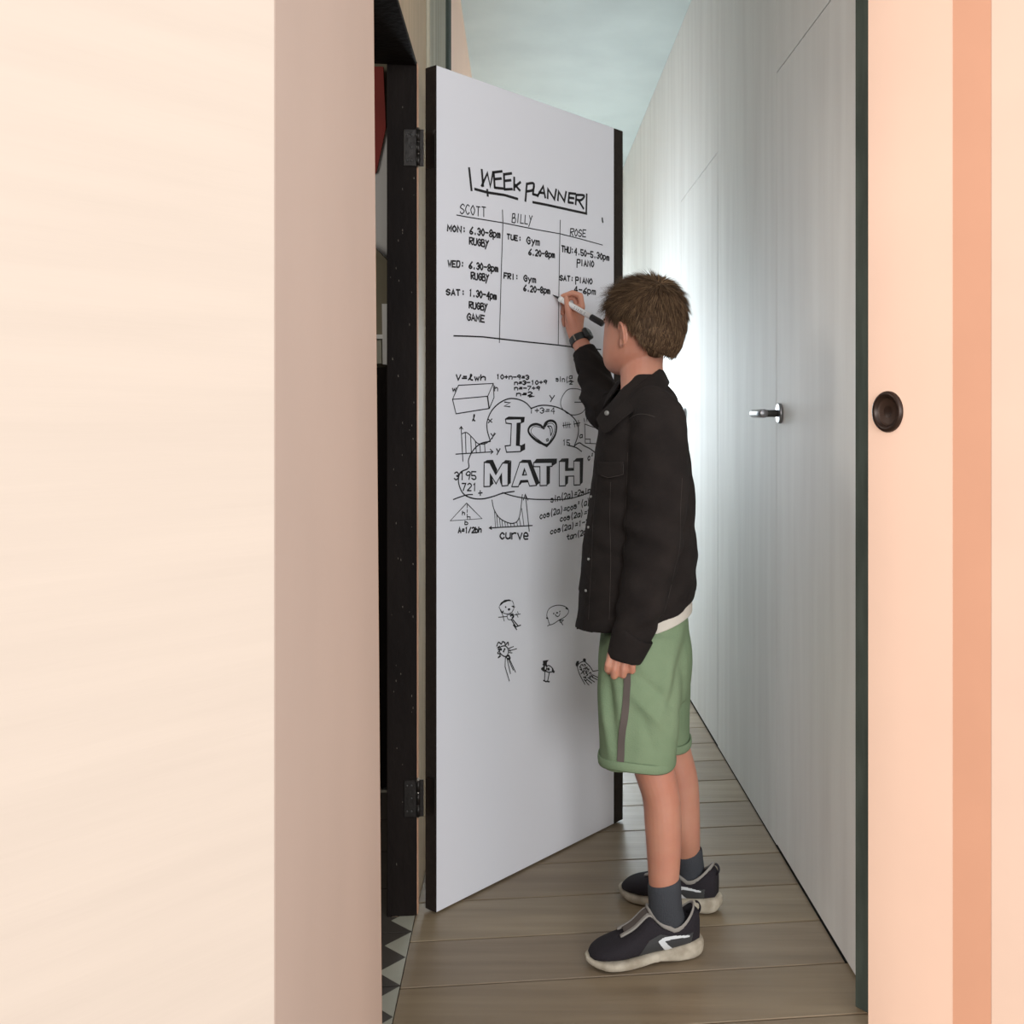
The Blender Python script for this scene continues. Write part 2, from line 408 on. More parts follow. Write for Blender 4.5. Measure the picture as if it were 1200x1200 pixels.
# end wall with window
def slabpts(x0, x1, z0, z1, y0=YEND, t=.1):
    m_ = MB(); b0 = LW(YEND); 
    a = b0 + En * x0; c = b0 + En * x1
    m_.hexa([a + Z * z0, c + Z * z0, c + dn * t + Z * z0, a + dn * t + Z * z0, a + Z * z1, c + Z * z1, c + dn * t + Z * z1, a + dn * t + Z * z1]); return m_
we = MB()
for a_ in [(0, .937, 0, .8), (0, .937, 1.85, CEIL), (0, .14, .8, 1.85), (.80, .937, .8, 1.85)]:
    s_ = slabpts(*a_); we.add(s_.V, s_.F)
struct(we.build('wall_back', M['panel']), 'end wall of the corridor around its window')
wf = MB()
for a_ in [(.14, .80, .8, .84), (.14, .80, 1.81, 1.85), (.14, .18, .84, 1.81), (.76, .80, .84, 1.81), (.455, .485, .84, 1.81)]:
    s_ = slabpts(*a_, t=.05); wf.add(s_.V, s_.F)
wfo = struct(wf.build('window_1', M['frame']), 'unseen window assumed at the far end of the corridor')
gm = mat('daylit_pane', (225, 238, 250), .4, emit=2.5)
slabpts(.18, .76, .84, 1.81, t=.01).build('glow_pane', gm, wfo)
# side room glimpsed through the doorway
mb = MB(); mb.box((-2.6, 3.25, 0), (1.99, 0, 0), (0, .1, 0), (0, 0, 2.6)); struct(mb.build('wall_back_room', M['room']), 'dim olive wall of the room beyond the doorway')
mb = MB(); mb.box((-2.6, 3.235, 0), (1.98, 0, 0), (0, .014, 0), (0, 0, 1.325)); struct(mb.build('dark_sheet', M['black']), 'dark sheet added over the lower wall of the room beyond the doorway')  # added sheet that keeps the lower part of the room dark
mb = MB(); mb.box((-2.7, .9, 0), (.1, 0, 0), (0, 2.4, 0), (0, 0, 2.6)); struct(mb.build('wall_side_room', M['room']), 'left wall of the room beyond the doorway')
mb = MB(); mb.box((-2.7, .93, 0), (2.33, 0, 0), (0, .06, 0), (0, 0, 2.6)); struct(mb.build('wall_front_room', M['room']), 'near wall of the room beyond the doorway')
mb = MB(); mb.box((-2.7, .9, 2.6), (2.3, 0, 0), (0, 2.4, 0), (0, 0, .05))
struct(mb.build('ceiling_room', M['black']), 'dark ceiling of the room beyond the doorway')
def slabXZ(poly, Y, t, name, m_, parent=None):
    a = [P(x, y, Y) for x, y in poly]; n = len(a)
    V = a + [v + Vector((0, t, 0)) for v in a]
    F = [tuple(range(n)), tuple(range(2 * n - 1, n - 1, -1))] + [(i, (i + 1) % n, n + (i + 1) % n, n + i) for i in range(n)]
    return ob(name, V, F, m_, parent, False)
wa = empty('picture', P(440, 250, 3.24), 'red and white picture hanging beyond the black doorway', 'picture')
slabXZ([(405, 78), (449, 78), (452, 150), (441, 202), (405, 215)], 3.22, .01, 'red_field', M['red'], wa)
slabXZ([(405, 216), (441, 203), (452.5, 151), (466, 120), (466, 316), (441, 291), (405, 270)], 3.225, .012, 'white_field', M['paper'], wa)
slabXZ([(405, 268), (441, 292), (466, 318), (466, 323), (441, 298), (405, 276)], 3.19, .05, 'picture_rail', M['room'], wa)
fr2 = empty('wall_box', P(450, 430, 3.24), 'white box fixed on the dim wall beyond the doorway', 'switch box')
slabXZ([(447.5, 356), (468, 356), (468, 427), (448.5, 427)], 3.21, .04, 'box_body', M['white'], fr2)
slabXZ([(430, 392), (449, 392), (449, 397), (430, 397)], 3.22, .03, 'box_rail', M['white'], fr2)
slabXZ([(430, 398), (446.5, 398), (446.8, 426), (430, 426)], 3.225, .02, 'box_door', M['tile_w'], fr2)

# ------------------------------------------------------------------ right-hand post, peach leaf, jamb, wall
def poly_prism(name, xy, z0, z1, m_, parent=None):
    n = len(xy); V = [Vector((x, y, z0)) for x, y in xy] + [Vector((x, y, z1)) for x, y in xy]
    F = [tuple(range(n)), tuple(range(2 * n - 1, n - 1, -1))] + [(i, (i + 1) % n, n + (i + 1) % n, n + i) for i in range(n)]
    return ob(name, V, F, m_, parent, False)
def X(px, Y): return (px - CX) / FPX * Y
struct(bevel(poly_prism('trim_4', [(X(1002.5, 2.03), 2.03), (X(1022, 2.00), 2.00), (X(1022, 2.0) + .06, 2.05), (X(1002.5, 2.03) + .03, 2.12)], 0, 2.86, M['post']), .0006, 1),
       'dark green painted post between the corridor and the peach door')
u = Vector((.5, -.866, 0)); nb = Vector((.866, .5, 0))
s0 = Vector((X(1017.5, 1.93), 1.93, 0))
def leaf(s, d=0): return s0 + u * s + nb * d
Ls = .2136
bp = []
for a in range(0, 7):
    an = math.pi / 2 * a / 6; r = .006
    c = leaf(Ls - .004 - r, r); bp.append(c + u * (r * math.sin(an)) - nb * (r * math.cos(an)))
prof = [leaf(0)] + bp + [leaf(Ls - .004, .04), leaf(0, .04)]
pd = empty('peach_door', (s0.x + .05, s0.y - .09, 0), 'peach painted door at right with a round dark bronze pull', 'door')
po = poly_prism('door_leaf', [(p.x, p.y) for p in prof], 0.01, 2.5, M['peach'], pd)
# jamb recess and outer wall
jx = leaf(Ls - .006, -.0012)
J0 = jx; J1 = Vector((X(1161, 1.70), 1.70, 0))
back = Vector((.1, .12, 0))
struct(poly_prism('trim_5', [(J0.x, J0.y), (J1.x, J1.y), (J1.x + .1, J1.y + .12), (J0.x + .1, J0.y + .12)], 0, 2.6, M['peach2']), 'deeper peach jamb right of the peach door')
W0 = J1; W1 = Vector((X(1340, 1.60), 1.60, 0))
struct(bevel(poly_prism('wall_front_right', [(W0.x, W0.y), (W1.x, W1.y), (W1.x + .1, W1.y + .1), (W0.x + .06, W0.y + .1)], 0, 2.6, M['cream2']), .002, 2), 'pale cream wall at the right edge of the picture')
# flush pull on the leaf
sc_ = None
r0 = (1041 - CX) / FPX
sc_ = (r0 * s0.y - s0.x) / (u.x - r0 * u.y)
pc = leaf(sc_); pc.z = EYE + (CY - 482.5) / FPX * pc.y
def lathe(name, prof, c, ax, m_, parent, n=40, sy=1.0):
    u_ = ax.cross(Z).normalized(); v_ = Z.copy()
    V = []; F = []
    for (r, h) in prof:
        for k in range(n):
            a = 2 * math.pi * k / n
            V.append(c + ax * h + u_ * (r * math.cos(a)) + v_ * (r * math.sin(a)))
    for i in range(len(prof) - 1):
        for k in range(n):
            a = i * n + k; b = i * n + (k + 1) % n; F.append((a, b, b + n, a + n))
    F.append(tuple(range((len(prof) - 1) * n, len(prof) * n)))
    return ob(name, V, F, m_, parent, True)
R_ = 24.3 / FPX * pc.y
pull = lathe('door_pull', [(R_, -.001), (R_, .003), (R_ * .95, .0065), (R_ * .86, .008), (R_ * .76, .007), (R_ * .68, .003), (R_ * .64, .0005)], pc, -nb, M['bronze'], pd)
lathe('pull_cup', [(R_ * .66, .0025), (R_ * .6, .0012), (R_ * .58, .0006), (.0005, .0004)], pc, -nb, M['bronze_in'], pull)

# ------------------------------------------------------------------ the whiteboard door
H = Vector((-.459, 2.404, 0)); bt = Vector((.614, .789, 0)).normalized(); bnrm = Vector((.789, -.614, 0)).normalized()
ZT = 1.995; ZB = .005
door = empty('whiteboard_door', H, 'open white door used as a whiteboard, covered in black marker writing', 'door', rot=math.atan2(bt.y, bt.x))
def BD(s, z, d=0): return H + bt * s + Z * z + bnrm * d
mb = MB(); mb.box(BD(.002, ZB, -.036), bt * .664, bnrm * .036, Z * (ZT - ZB)); bevel(mb.build('door_panel', M['board'], door), .001, 1)
mb = MB(); mb.box(BD(.0, ZB, -.037), bt * .0018, bnrm * .037, Z * (ZT - ZB)); mb.build('hinge_edge', M['edge'], door)
mb = MB(); mb.box(BD(.6665, ZB, -.037), bt * .040, bnrm * .038, Z * (ZT - ZB)); bevel(mb.build('closing_edge', M['edge'], door), .002, 2)
def b_sz(px, py):
    r = (px - CX) / FPX
    s = (H.y * r - H.x) / (bt.x - bt.y * r)
    Y = H.y + bt.y * s
    return s, EYE + (CY - py) / FPX * Y
class Ink:
    def __init__(s): s.V = []; s.F = []
    def stroke(s, pts, w, curve=False):
        if curve and len(pts) > 2: pts = smooth_path(pts, 6)
        q = [Vector(b_sz(*p)) for p in pts]
        r = [q[0]]
        for p in q[1:]:
            if (p - r[-1]).length > .0004: r.append(p)
        q = r
        if len(q) == 1: q.append(q[0] + Vector((.0015, .0005)))
        h = w / 2; L = []; R = []
        for i, p in enumerate(q):
            a = (q[i] - q[i - 1]).normalized() if i else None
            b = (q[i + 1] - q[i]).normalized() if i < len(q) - 1 else None
            if a is None: n = Vector((-b.y, b.x)); p = p - b * h * .6
            elif b is None: n = Vector((-a.y, a.x)); p = p + a * h * .6
            else:
                n1 = Vector((-a.y, a.x)); n2 = Vector((-b.y, b.x)); m_ = n1 + n2
                if m_.length < .3: n = n1
                else: m_.normalize(); n = m_ / max(m_.dot(n1), .55)
            L.append(p + n * h); R.append(p - n * h)
        n0 = len(s.V)
        for a, b in zip(L, R): s.V += [BD(a.x, a.y, .0006), BD(b.x, b.y, .0006)]
        for i in range(len(L) - 1): s.F.append((n0 + 2 * i, n0 + 2 * i + 1, n0 + 2 * i + 3, n0 + 2 * i + 2))
    def fill(s, pts):
        q = [Vector(b_sz(*p)) for p in pts]
        t = tessellate_polygon([[Vector((a.x, a.y, 0)) for a in q]])
        n0 = len(s.V); s.V += [BD(a.x, a.y, .0005) for a in q]; s.F += [tuple(n0 + i for i in f) for f in t]
    def build(s, name, label=None, m_='ink'):
        o = ob(name, s.V, s.F, M[m_], door, False)
        if label: o['label'] = label
        return o
# single-stroke glyphs on a 4 x 8 grid: baseline y=2, capitals to 8, x-height 6, descenders to 0 ; '~' = curved stroke
G = {
 'A': '02 28 42|14 34', 'B': '02 08|~08 38 36 15|~15 45 42 02', 'C': '~47 28 05 22 43', 'D': '02 08|~08 38 45 32 02', 'E': '48 08 02 42|05 35', 'F': '48 08 02|05 35',
 'G': '~47 28 05 22 43|43 45 25', 'H': '02 08|42 48|05 45', 'I': '22 28', 'J': '38 33 12 03', 'K': '02 08|48 05 42', 'L': '08 02 42', 'M': '02 08 24 48 42',
 'N': '02 08 42 48', 'O': '~28 05 22 45 28', 'P': '00 08|~08 48 45 05', 'R': '02 08|~08 48 46 05|15 42', 'S': '~47 28 06 25 44 22 03', 'T': '08 48|28 22', 'U': '~08 03 22 43 48', 'V': '08 22 48',
 'W': '08 12 26 32 48', 'Y': '08 25 48|37 00', 'Z': '08 48 02 42', '0': '~28 05 22 45 28', '1': '17 28 22', '2': '~07 28 46 02|02 42', '3': '~07 28 46 25|~25 44 22 03', '4': '38 04 44|38 31',
 '5': '48 08 05|~05 35 43 22 03', '6': '~48 15 03 22 43 34 04', '7': '08 48 12', '8': '~25 06 28 46 25 03 22 43 25', '9': '~47 28 06 25 46|47 32', ':': '23 24|26 27', '.': '22 23', '-': '05 45', '=': '04 44|16 46', '+': '05 45|27 23',
 '(': '~39 26 24 31', ')': '~19 26 24 11', '/': '48 02', 'p': '00 06|~06 36 44 22 03', 'm': '02 06|~05 16 25 22|~25 36 45 42', 'y': '06 23|46 10', 'u': '~06 03 22 43|46 42', 'r': '02 06|~05 26 46',
 'c': '~45 26 04 22 43', 'e': '~04 44 36 16 04 12 42', 'v': '06 22 46', 's': '~45 26 05 44 32 03', 'i': '22 26|28 27', 'n': '02 06|~05 26 45 42', 'o': '~26 04 22 44 26', 't': '28 23 42|06 46',
 'a': '~46 16 03 22 44|46 42', 'l': '~02 37 28 23 42', 'h': '02 08|~04 26 45 42', 'w': '06 12 25 32 46', 'b': '08 02|~05 26 44 32 02', 'x': '06 42|46 02', '^': '28 38 26 36', '>': '06 44 02', 'z': '06 46 02 42',
}
jr = random.Random(5)
def write(ink, tx, x0, y0, x1, y1, h, w=.0022, T=lambda x, y: (x, y), jit=.25):
    """text with its baseline from (x0,y0) to (x1,y1); h = cap height, all in the crop's units"""
    n = len(tx); adv = 1.0 / n
    for i, ch in enumerate(tx):
        if ch not in G: continue
        dx = (x1 - x0) * adv; dy = (y1 - y0) * adv
        ox = x0 + dx * i; oy = y0 + dy * i + jr.uniform(-.03, .03) * h
        k = .72 if ch not in '.:iI1' else .72
        sl = jr.uniform(-.02, .08)
        for st in G[ch].split('|'):
            cv = st[0] == '~'; st = st.lstrip('~')
            pts = []
            for tk in st.split():
                gx = int(tk[0]) / 4 + jr.uniform(-.03, .03) * jit * 4; gy = (int(tk[1]) - 2) / 6 + jr.uniform(-.02, .02) * jit * 4
                pts.append(T(ox + (gx * k + .1) * dx + sl * gy * h, oy + (gx * k) * dy - gy * h))
            ink.stroke(pts, w * 1.3, cv)
def S_(ink, T, s, w, curve=False):
    for st in s.split('|'):
        c = curve or st.startswith('~'); st = st.lstrip('~').strip()
        pts = [T(*map(float, t.split(','))) for t in st.split()]
        ink.stroke(pts, w, c)
T1 = lambda x, y: (500 + x * .2, 180 + y * .2)
T2 = lambda x, y: (510 + x * .183333, 420 + y * .183333)
T3 = lambda x, y: (560 + x * .133333, 680 + y * .133333)
ti = Ink(); bw = .0066
S_(ti, T1, '248,85 262,215|282,208 355,228 455,243 532,266|354,212 357,248|622,285 700,300 800,322 937,352|937,238 934,352', bw)
S_(ti, T1, '322,95 330,190|322,190 355,115 372,192 388,108|392,108 398,200|392,110 440,104|396,150 436,146|398,200 446,205|452,118 455,210|450,122 496,116|455,160 492,156|455,210 500,208|512,140 512,214|548,168 514,196|514,180 545,216', bw)
S_(ti, T1, '586,175 578,278|~586,178 625,175 622,212 584,222|628,178 622,238|622,238 652,246|648,250 682,192 694,258|658,228 690,232|708,262 710,208 748,268 758,210|768,274 772,222 806,280 816,224|830,286 834,232|834,232 872,236|832,258 862,262|830,286 858,290|872,298 876,242|~876,242 922,246 905,272 876,270|888,272 918,322', bw)
ti.build('title_writing', 'bold black handwriting reading WEEK PLANNER')
tb_ = Ink(); tw = .0026
S_(tb_, T1, '175,360 240,372 443,405 640,445 782,470 900,500 1030,536', .0026)
S_(tb_, T1, '443,330 446,405 436,700 425,1108|782,390 780,470 774,800 770,1122', .0026)
S_(tb_, T1, '158,1068 240,1070 330,1074 425,1085 600,1105 770,1122 860,1134 1020,1148', .0036)
S_(tb_, T1, '1028,378 1031,402', .0055)
for a in [('SCOTT', 192, 350, 350, 372, 55, .0022), ('BILLY', 497, 402, 620, 415, 50, .0022), ('ROSE', 838, 480, 935, 490, 40, .0025)]:
    write(tb_, a[0], *a[1:6], a[6], T1)
for a in [('MON:', 118, 452, 235, 466, 34), ('6.30-8pm', 250, 470, 432, 496, 40), ('RUGBY', 248, 530, 364, 550, 38),
          ('WED:', 122, 660, 222, 668, 34), ('6.30-8pm', 246, 672, 420, 694, 38), ('RUGBY', 258, 735, 366, 748, 38),
          ('SAT:', 112, 828, 228, 832, 32), ('1.30-4pm', 246, 834, 410, 856, 38), ('RUGBY', 246, 905, 358, 918, 36), ('GAME', 232, 974, 342, 990, 38),
          ('TUE:', 468, 500, 558, 514, 28), ('Gym', 583, 526, 664, 538, 38), ('6.20-8pm', 595, 592, 752, 612, 34),
          ('FRI:', 450, 730, 540, 740, 30), ('Gym', 565, 746, 642, 757, 34), ('6.20-8pm', 565, 804, 724, 822, 34),
          ('THU:4.50-5.30pm', 788, 574, 1070, 628, 34), ('PIANO', 878, 655, 982, 665, 34), ('SAT:', 778, 742, 862, 750, 28), ('PIANO', 870, 756, 972, 764, 30), ('4-6pm', 862, 812, 992, 828, 34)]:
    write(tb_, *a, .0032, T1, .18)
tb_.build('planner_writing', 'handwritten timetable in three ruled columns')
md = Ink(); fw = .0022
for a in [('V=lwh', 128, 138, 325, 140, 34, .003), ('10+n-9=3', 388, 130, 602, 135, 27, .0028), ('n=3-10+9', 503, 168, 716, 164, 24, .0028), ('n=-7+9', 503, 202, 672, 203, 24, .0028),
          ('n=2', 515, 240, 625, 240, 25, .0028), ('sin(', 768, 146, 850, 152, 30, .0024), ('a', 852, 130, 880, 130, 26, .0022), ('2', 855, 165, 880, 165, 24, .0022), ('y', 725, 262, 768, 262, 40, .0026), ('r', 918, 262, 940, 262, 28, .0022),
          ('Z', 435, 306, 486, 310, 26, .0026), ('1+3=4', 598, 350, 768, 350, 34, .0022), ('x', 335, 412, 368, 408, 34, .0022), ('y', 352, 505, 384, 500, 36, .0022), ('X', 148, 414, 184, 414, 28, .0026),
          ('l', 235, 398, 258, 398, 38, .0026), ('h', 376, 208, 402, 208, 32, .0024), ('w', 105, 210, 138, 206, 30, .0024), ('y', 386, 602, 418, 602, 38, .0026),
          ('3195', 116, 775, 266, 775, 50, .0026), ('721', 168, 845, 268, 845, 46, .0026), ('+', 272, 884, 306, 880, 46, .0026),
          ('curve', 410, 1154, 598, 1154, 56, .0034), ('A=1/2bh', 145, 1116, 296, 1112, 34, .003), ('h', 170, 1000, 190, 1000, 24, .0022), ('b', 186, 1062, 212, 1062, 24, .0022),
          ('sin(2a)=2sin(a)', 735, 922, 1060, 845, 38, .0026), ('cos(2a)=cos^(a)-sin^', 666, 1028, 1100, 900, 38, .0026), ('cos(2a)=2cos', 795, 1044, 1060, 978, 34, .0026),
          ('cos(2a)=1-2sin', 733, 1124, 1050, 1038, 34, .0026), ('tan(2a)=', 838, 1162, 1010, 1110, 34, .0026), ('c^', 972, 652, 1010, 644, 38, .0028), ('a', 920, 508, 944, 506, 28, .0024), ('15', 812, 556, 862, 556, 34, .0024)]:
    write(md, a[0], *a[1:6], a[6], T2, .15)
S_(md, T2, '600,248 632,242|848,148 884,148', .0026)
S_(md, T2, '148,172 370,160 335,242 110,262 148,172|110,262 132,354 345,320 335,242|345,320 375,250 370,160|332,245 342,318', .0026)
S_(md, T2, '165,440 176,658|155,450 166,436 175,452|130,612 365,597|350,580 368,597 355,610', .0026)
S_(md, T2, '~170,482 200,474 240,510 275,545 330,540 385,480', .0024)
S_(md, T2, '192,478 196,606|226,500 230,604|256,528 262,602|284,545 288,600|314,542 318,598', .0026)
S_(md, T2, '200,925 95,1038 298,1024 200,925|204,935 203,955|204,965 203,985|203,995 203,1015|205,1030 206,1012 222,1013 222,1028', .0024)
S_(md, T2, '~362,905 375,965 410,1020 470,1052 515,1048 540,1000 556,870', .0028)
S_(md, T2, '345,1084 620,1068|358,1074 345,1084 360,1092|600,1105 576,870|562,905 575,870 592,906', .003)
S_(md, T2, '378,975 384,1078|392,1000 398,1078|410,1025 416,1078|426,1035 430,1076|444,1045 448,1076|460,1052 464,1075|480,1054 484,1075|500,1050 506,1074|520,1044 526,1072|536,1020 546,1072|552,960 566,1070', .0022)
S_(md, T2, '~840,350 805,310 805,260 840,205 885,193 935,205 965,245 968,295 940,345 885,362 840,350|890,280 940,280', .0024)
S_(md, T2, '955,420 958,542 1040,546|955,420 1040,450|960,516 990,516 990,544', .0024)
S_(md, T2, '818,410 822,445|830,408 836,446|842,408 848,444|854,408 860,444|814,430 866,420|885,400 892,438|900,398 906,434|914,396 920,432|884,420 926,412|950,385 954,405|966,384 970,404', .0024)
# cloud outline
S_(md, T2, '~612,320 580,285 530,262 470,258 410,285 360,335 332,400 332,460 352,530', .0034)
S_(md, T2, '~352,530 290,545 240,590 212,650 212,700 160,730 148,790 175,860 230,892 300,898 370,882 430,862 505,850', .0034)
S_(md, T2, '~612,320 680,300 770,310 850,350 905,410 914,480 888,560', .0034)
S_(md, T2, '~850,556 900,570 935,595|~888,560 920,540 950,558 1000,585 1060,640', .0034)
S_(md, T2, '~428,858 500,880 600,898 700,902 830,900 920,880 1000,850|~115,902 160,885 205,872 238,870', .003)
# block letters
ow = .0032
def outl(s, w=ow): S_(md, T2, s, w)
def fil(s): md.fill([T2(*map(float, t.split(','))) for t in s.split()])
outl('448,388 548,386 550,412 522,416 518,555 546,558 546,595 455,600 446,560 480,556 486,418 452,414 448,388')
fil('445,386 468,372 572,374 568,392 550,390 466,388'); fil('550,388 572,376 568,408 550,414'); fil('522,416 546,412 540,552 518,556'); fil('546,558 574,542 574,582 546,598')
outl('310,820 312,664 348,668 386,742 430,668 465,670 464,812 426,816 424,735 388,802 350,738 350,818 310,820')
fil('310,664 330,650 368,648 348,668'); fil('348,668 368,648 396,712 386,742'); fil('430,668 448,650 484,652 465,672'); fil('465,672 486,652 482,796 464,812'); fil('350,738 362,758 372,800 350,820'); fil('424,735 424,816 414,790 410,762')
outl('488,820 540,664 592,664 646,812 602,816 590,780 545,782 530,820 488,820|556,746 569,704 583,744 556,746')
fil('540,664 556,648 610,648 592,664'); fil('592,664 610,648 668,796 646,812'); fil('545,782 590,780 594,792 552,796 545,806 534,812')
fil('556,746 569,704 573,716 566,744')
outl('628,666 746,664 746,690 713,692 713,812 669,814 668,692 628,692 628,666')
fil('628,666 646,642 778,640 746,664'); fil('746,664 778,640 776,670 746,690'); fil('713,692 734,690 732,798 713,812')
outl('792,816 792,658 832,658 832,716 884,714 885,656 926,656 926,808 886,810 885,752 832,754 832,814 792,816')
fil('792,658 808,640 852,638 832,658'); fil('832,658 852,638 850,700 832,716'); fil('832,716 850,700 884,700 884,714'); fil('885,656 902,638 946,636 926,656'); fil('926,656 946,636 942,792 926,808'); fil('832,754 850,756 848,798 832,814')
# heart
S_(md, T2, '~690,446 672,428 640,420 608,432 594,462 612,495 650,525 712,560', .0065)
S_(md, T2, '~690,446 705,412 735,398 764,408 774,440 765,490 740,530 712,560', .0065)
S_(md, T2, '~700,436 722,404 750,400 772,420|~600,480 620,508 660,538 700,552', .004)
S_(md, T2, '~716,432 740,436 748,465 738,494|~716,432 732,450 736,474 738,494|~708,520 720,514 722,526 710,528', .003)
S_(md, T2, '~696,452 715,422 745,415 762,440 752,490 712,548 650,512 612,472 625,438 660,438 696,452', .0018)
md.build('doodle_drawing', 'cloud doodle reading I heart MATH with formulas and graphs')
def cartoon(label, jobs, fills=()):
    k_ = Ink()
    for s, w_ in jobs: S_(k_, T3, s, w_)
    for f in fills: k_.fill([T3(*map(float, t.split(','))) for t in f.split()])
    k_.build('cartoon_drawing', label)
cartoon('small drawing of a figure with a dark cap and crossed arms', [
    ('~185,235 200,265 225,288 265,295 298,280 315,245 312,205 300,180', .002), ('~255,300 262,340 290,345 312,325 308,295 280,300 262,305', .002),
    ('180,325 255,318|210,285 222,325 230,358|335,292 352,325|320,305 372,296|348,275 354,298', .0022), ('292,345 330,405|305,345 350,398|310,392 340,434|328,412 375,394', .0032), ('~285,312 300,305 312,318 300,332', .005), ('240,232 246,238|~198,262 210,285 222,270', .0035), ('~280,290 300,280 306,262', .002)],
    ['183,235 200,198 235,172 275,168 300,182 262,184 225,198 200,220', '292,228 310,222 330,236 310,240', '262,250 278,244 286,256 272,268 262,262'])
cartoon('small drawing of a smiling pear-shaped head', [
    ('~630,392 615,345 605,300 625,250 680,222 740,222 785,245 795,280 765,320 715,348 675,375 650,388 630,392 610,402', .0022), ('~678,300 695,318 712,312 720,292', .0024), ('715,350 745,392|712,352 752,350|720,366 735,372 745,350', .0026), ('664,290 666,294|718,272 720,276|690,286 700,286', .004), ('602,330 614,336|772,244 786,252', .004)])
cartoon('small drawing of a curly haired figure with long legs', [
    ('~195,590 190,630 215,660 245,670 265,640 262,600 240,578 210,580 195,590', .003), ('~165,578 180,545 205,560 215,540 235,548 240,570 262,545 268,570', .0035), ('~170,595 190,580 178,610 200,605 172,640 195,650 178,680 200,665', .003), ('240,680 238,760 275,885|255,690 285,820|265,690 310,790|275,690 330,808|245,680 275,690', .0026), ('268,600 312,582|272,620 340,602|268,635 300,638|275,605 285,625', .0024), ('200,605 206,610|230,604 236,608|222,622 228,626', .005), ('~245,672 268,662 280,688 262,690', .005)])
cartoon('small drawing of a long-legged bird with a dark head', [
    ('588,800 584,885|628,805 612,885|575,880 600,892|600,888 628,892', .0035), ('~595,755 625,750 655,775 660,800 620,808 590,795', .003), ('~560,775 575,790 595,795', .006), ('570,740 600,745|606,758 600,790', .004)],
    ['570,708 600,702 622,700 606,722 606,760 590,745 585,795 562,790 555,772 575,760', '650,775 676,800 668,818 648,805', '606,775 625,765 632,790 612,795'])
cartoon('small drawing of a spotted animal with round black ears', [
    ('~872,760 890,730 930,712 955,730 985,760 1010,800|~872,760 890,820 915,870', .0028), ('~900,750 915,740 925,755|~930,740 945,745 940,760|~895,780 912,790 905,770|~925,780 950,770 940,790|~955,790 975,780 970,800|~905,820 925,810 935,830|~945,815 965,830 950,840|~975,820 990,810 995,835|~925,850 950,860 940,845|~965,855 985,860 980,840|~915,800 930,800 928,790|~940,800 960,805 950,812|~985,850 1000,840 1010,850|~890,760 900,765 905,758|~960,760 950,770 965,775|~930,870 945,880 960,872', .003), ('915,870 940,915|935,875 975,922|955,870 1000,905|980,865 1025,895|1000,850 1050,875|1005,830 1055,855|1012,800 1065,790', .0026)],
    ['858,735 868,710 888,708 885,735 870,760 860,752', '920,700 930,684 948,690 948,722 930,712'])
# hinges on the door's hinge edge
for py in (175, 933):
    s0_, z0_ = b_sz(505, py)
    Yh = 2.41; zc = EYE + (CY - py) / FPX * Yh
    hg = MB(); hh = .043
    a = LW(2.4, zc - hh) - En * .026 - dn * .0045
    hg.box(a, En * .026, dn * .003, Z * 2 * hh)
    hp = bevel(hg.build('hinge', M['iron'], door), .0008, 1)
    hg = MB(); hg.box(BD(-.0035, zc - hh, -.030), bt * .0034, bnrm * .029, Z * 2 * hh); hg.build('hinge_leaf', M['iron'], hp)
    pc_ = LW(2.4, zc) + En * .0065 - dn * .005
    gap_ = MB()
    gap_.box(LW(2.4, zc - hh) - En * .001 - dn * .0045, En * .020, dn * .0025, Z * 2 * hh); gap_.build('knuckle_plate', M['iron'], hp)
    for kz in range(3):
        c_ = MB(); z0 = zc - hh + kz * (2 * hh / 3) + .001
        c_.add(*tube_mesh([(Vector((pc_.x, pc_.y, z0)), Vector((.0048, 0, 0)), Vector((0, .0048, 0))), (Vector((pc_.x, pc_.y, z0 + 2 * hh / 3 - .002)), Vector((.0048, 0, 0)), Vector((0, .0048, 0)))], 14))
        c_.build('hinge_knuckle', M['iron'], hp, True)
    c_ = MB(); c_.add(*tube_mesh([(Vector((pc_.x, pc_.y, zc - hh - .002)), Vector((.0022, 0, 0)), Vector((0, .0022, 0))), (Vector((pc_.x, pc_.y, zc + hh + .004)), Vector((.003, 0, 0)), Vector((0, .003, 0)))], 12)); c_.build('hinge_pin', M['pin'], hp, True)
    for dz in (-.030, 0, .030):
        for dx in (.019, .009):
            if dz == 0 and dx > .01: continue
            c = LW(2.4, zc + dz) - En * dx - dn * .0046
            V, F = tube_mesh([(c, En * .0028, Z * .0028), (c - dn * .001, En * .0022, Z * .0022)], 10)
            ob('screw', V, F, M['steel_d'], hp, True)
# ------------------------------------------------------------------ the boy
boy = empty('person', (.03, 2.28, 0), 'boy in black denim jacket and green shorts writing on the whiteboard door', 'person')
def L3(px, py, Y, a, b): return (P(px, py, Y), a / FPX * Y, b)
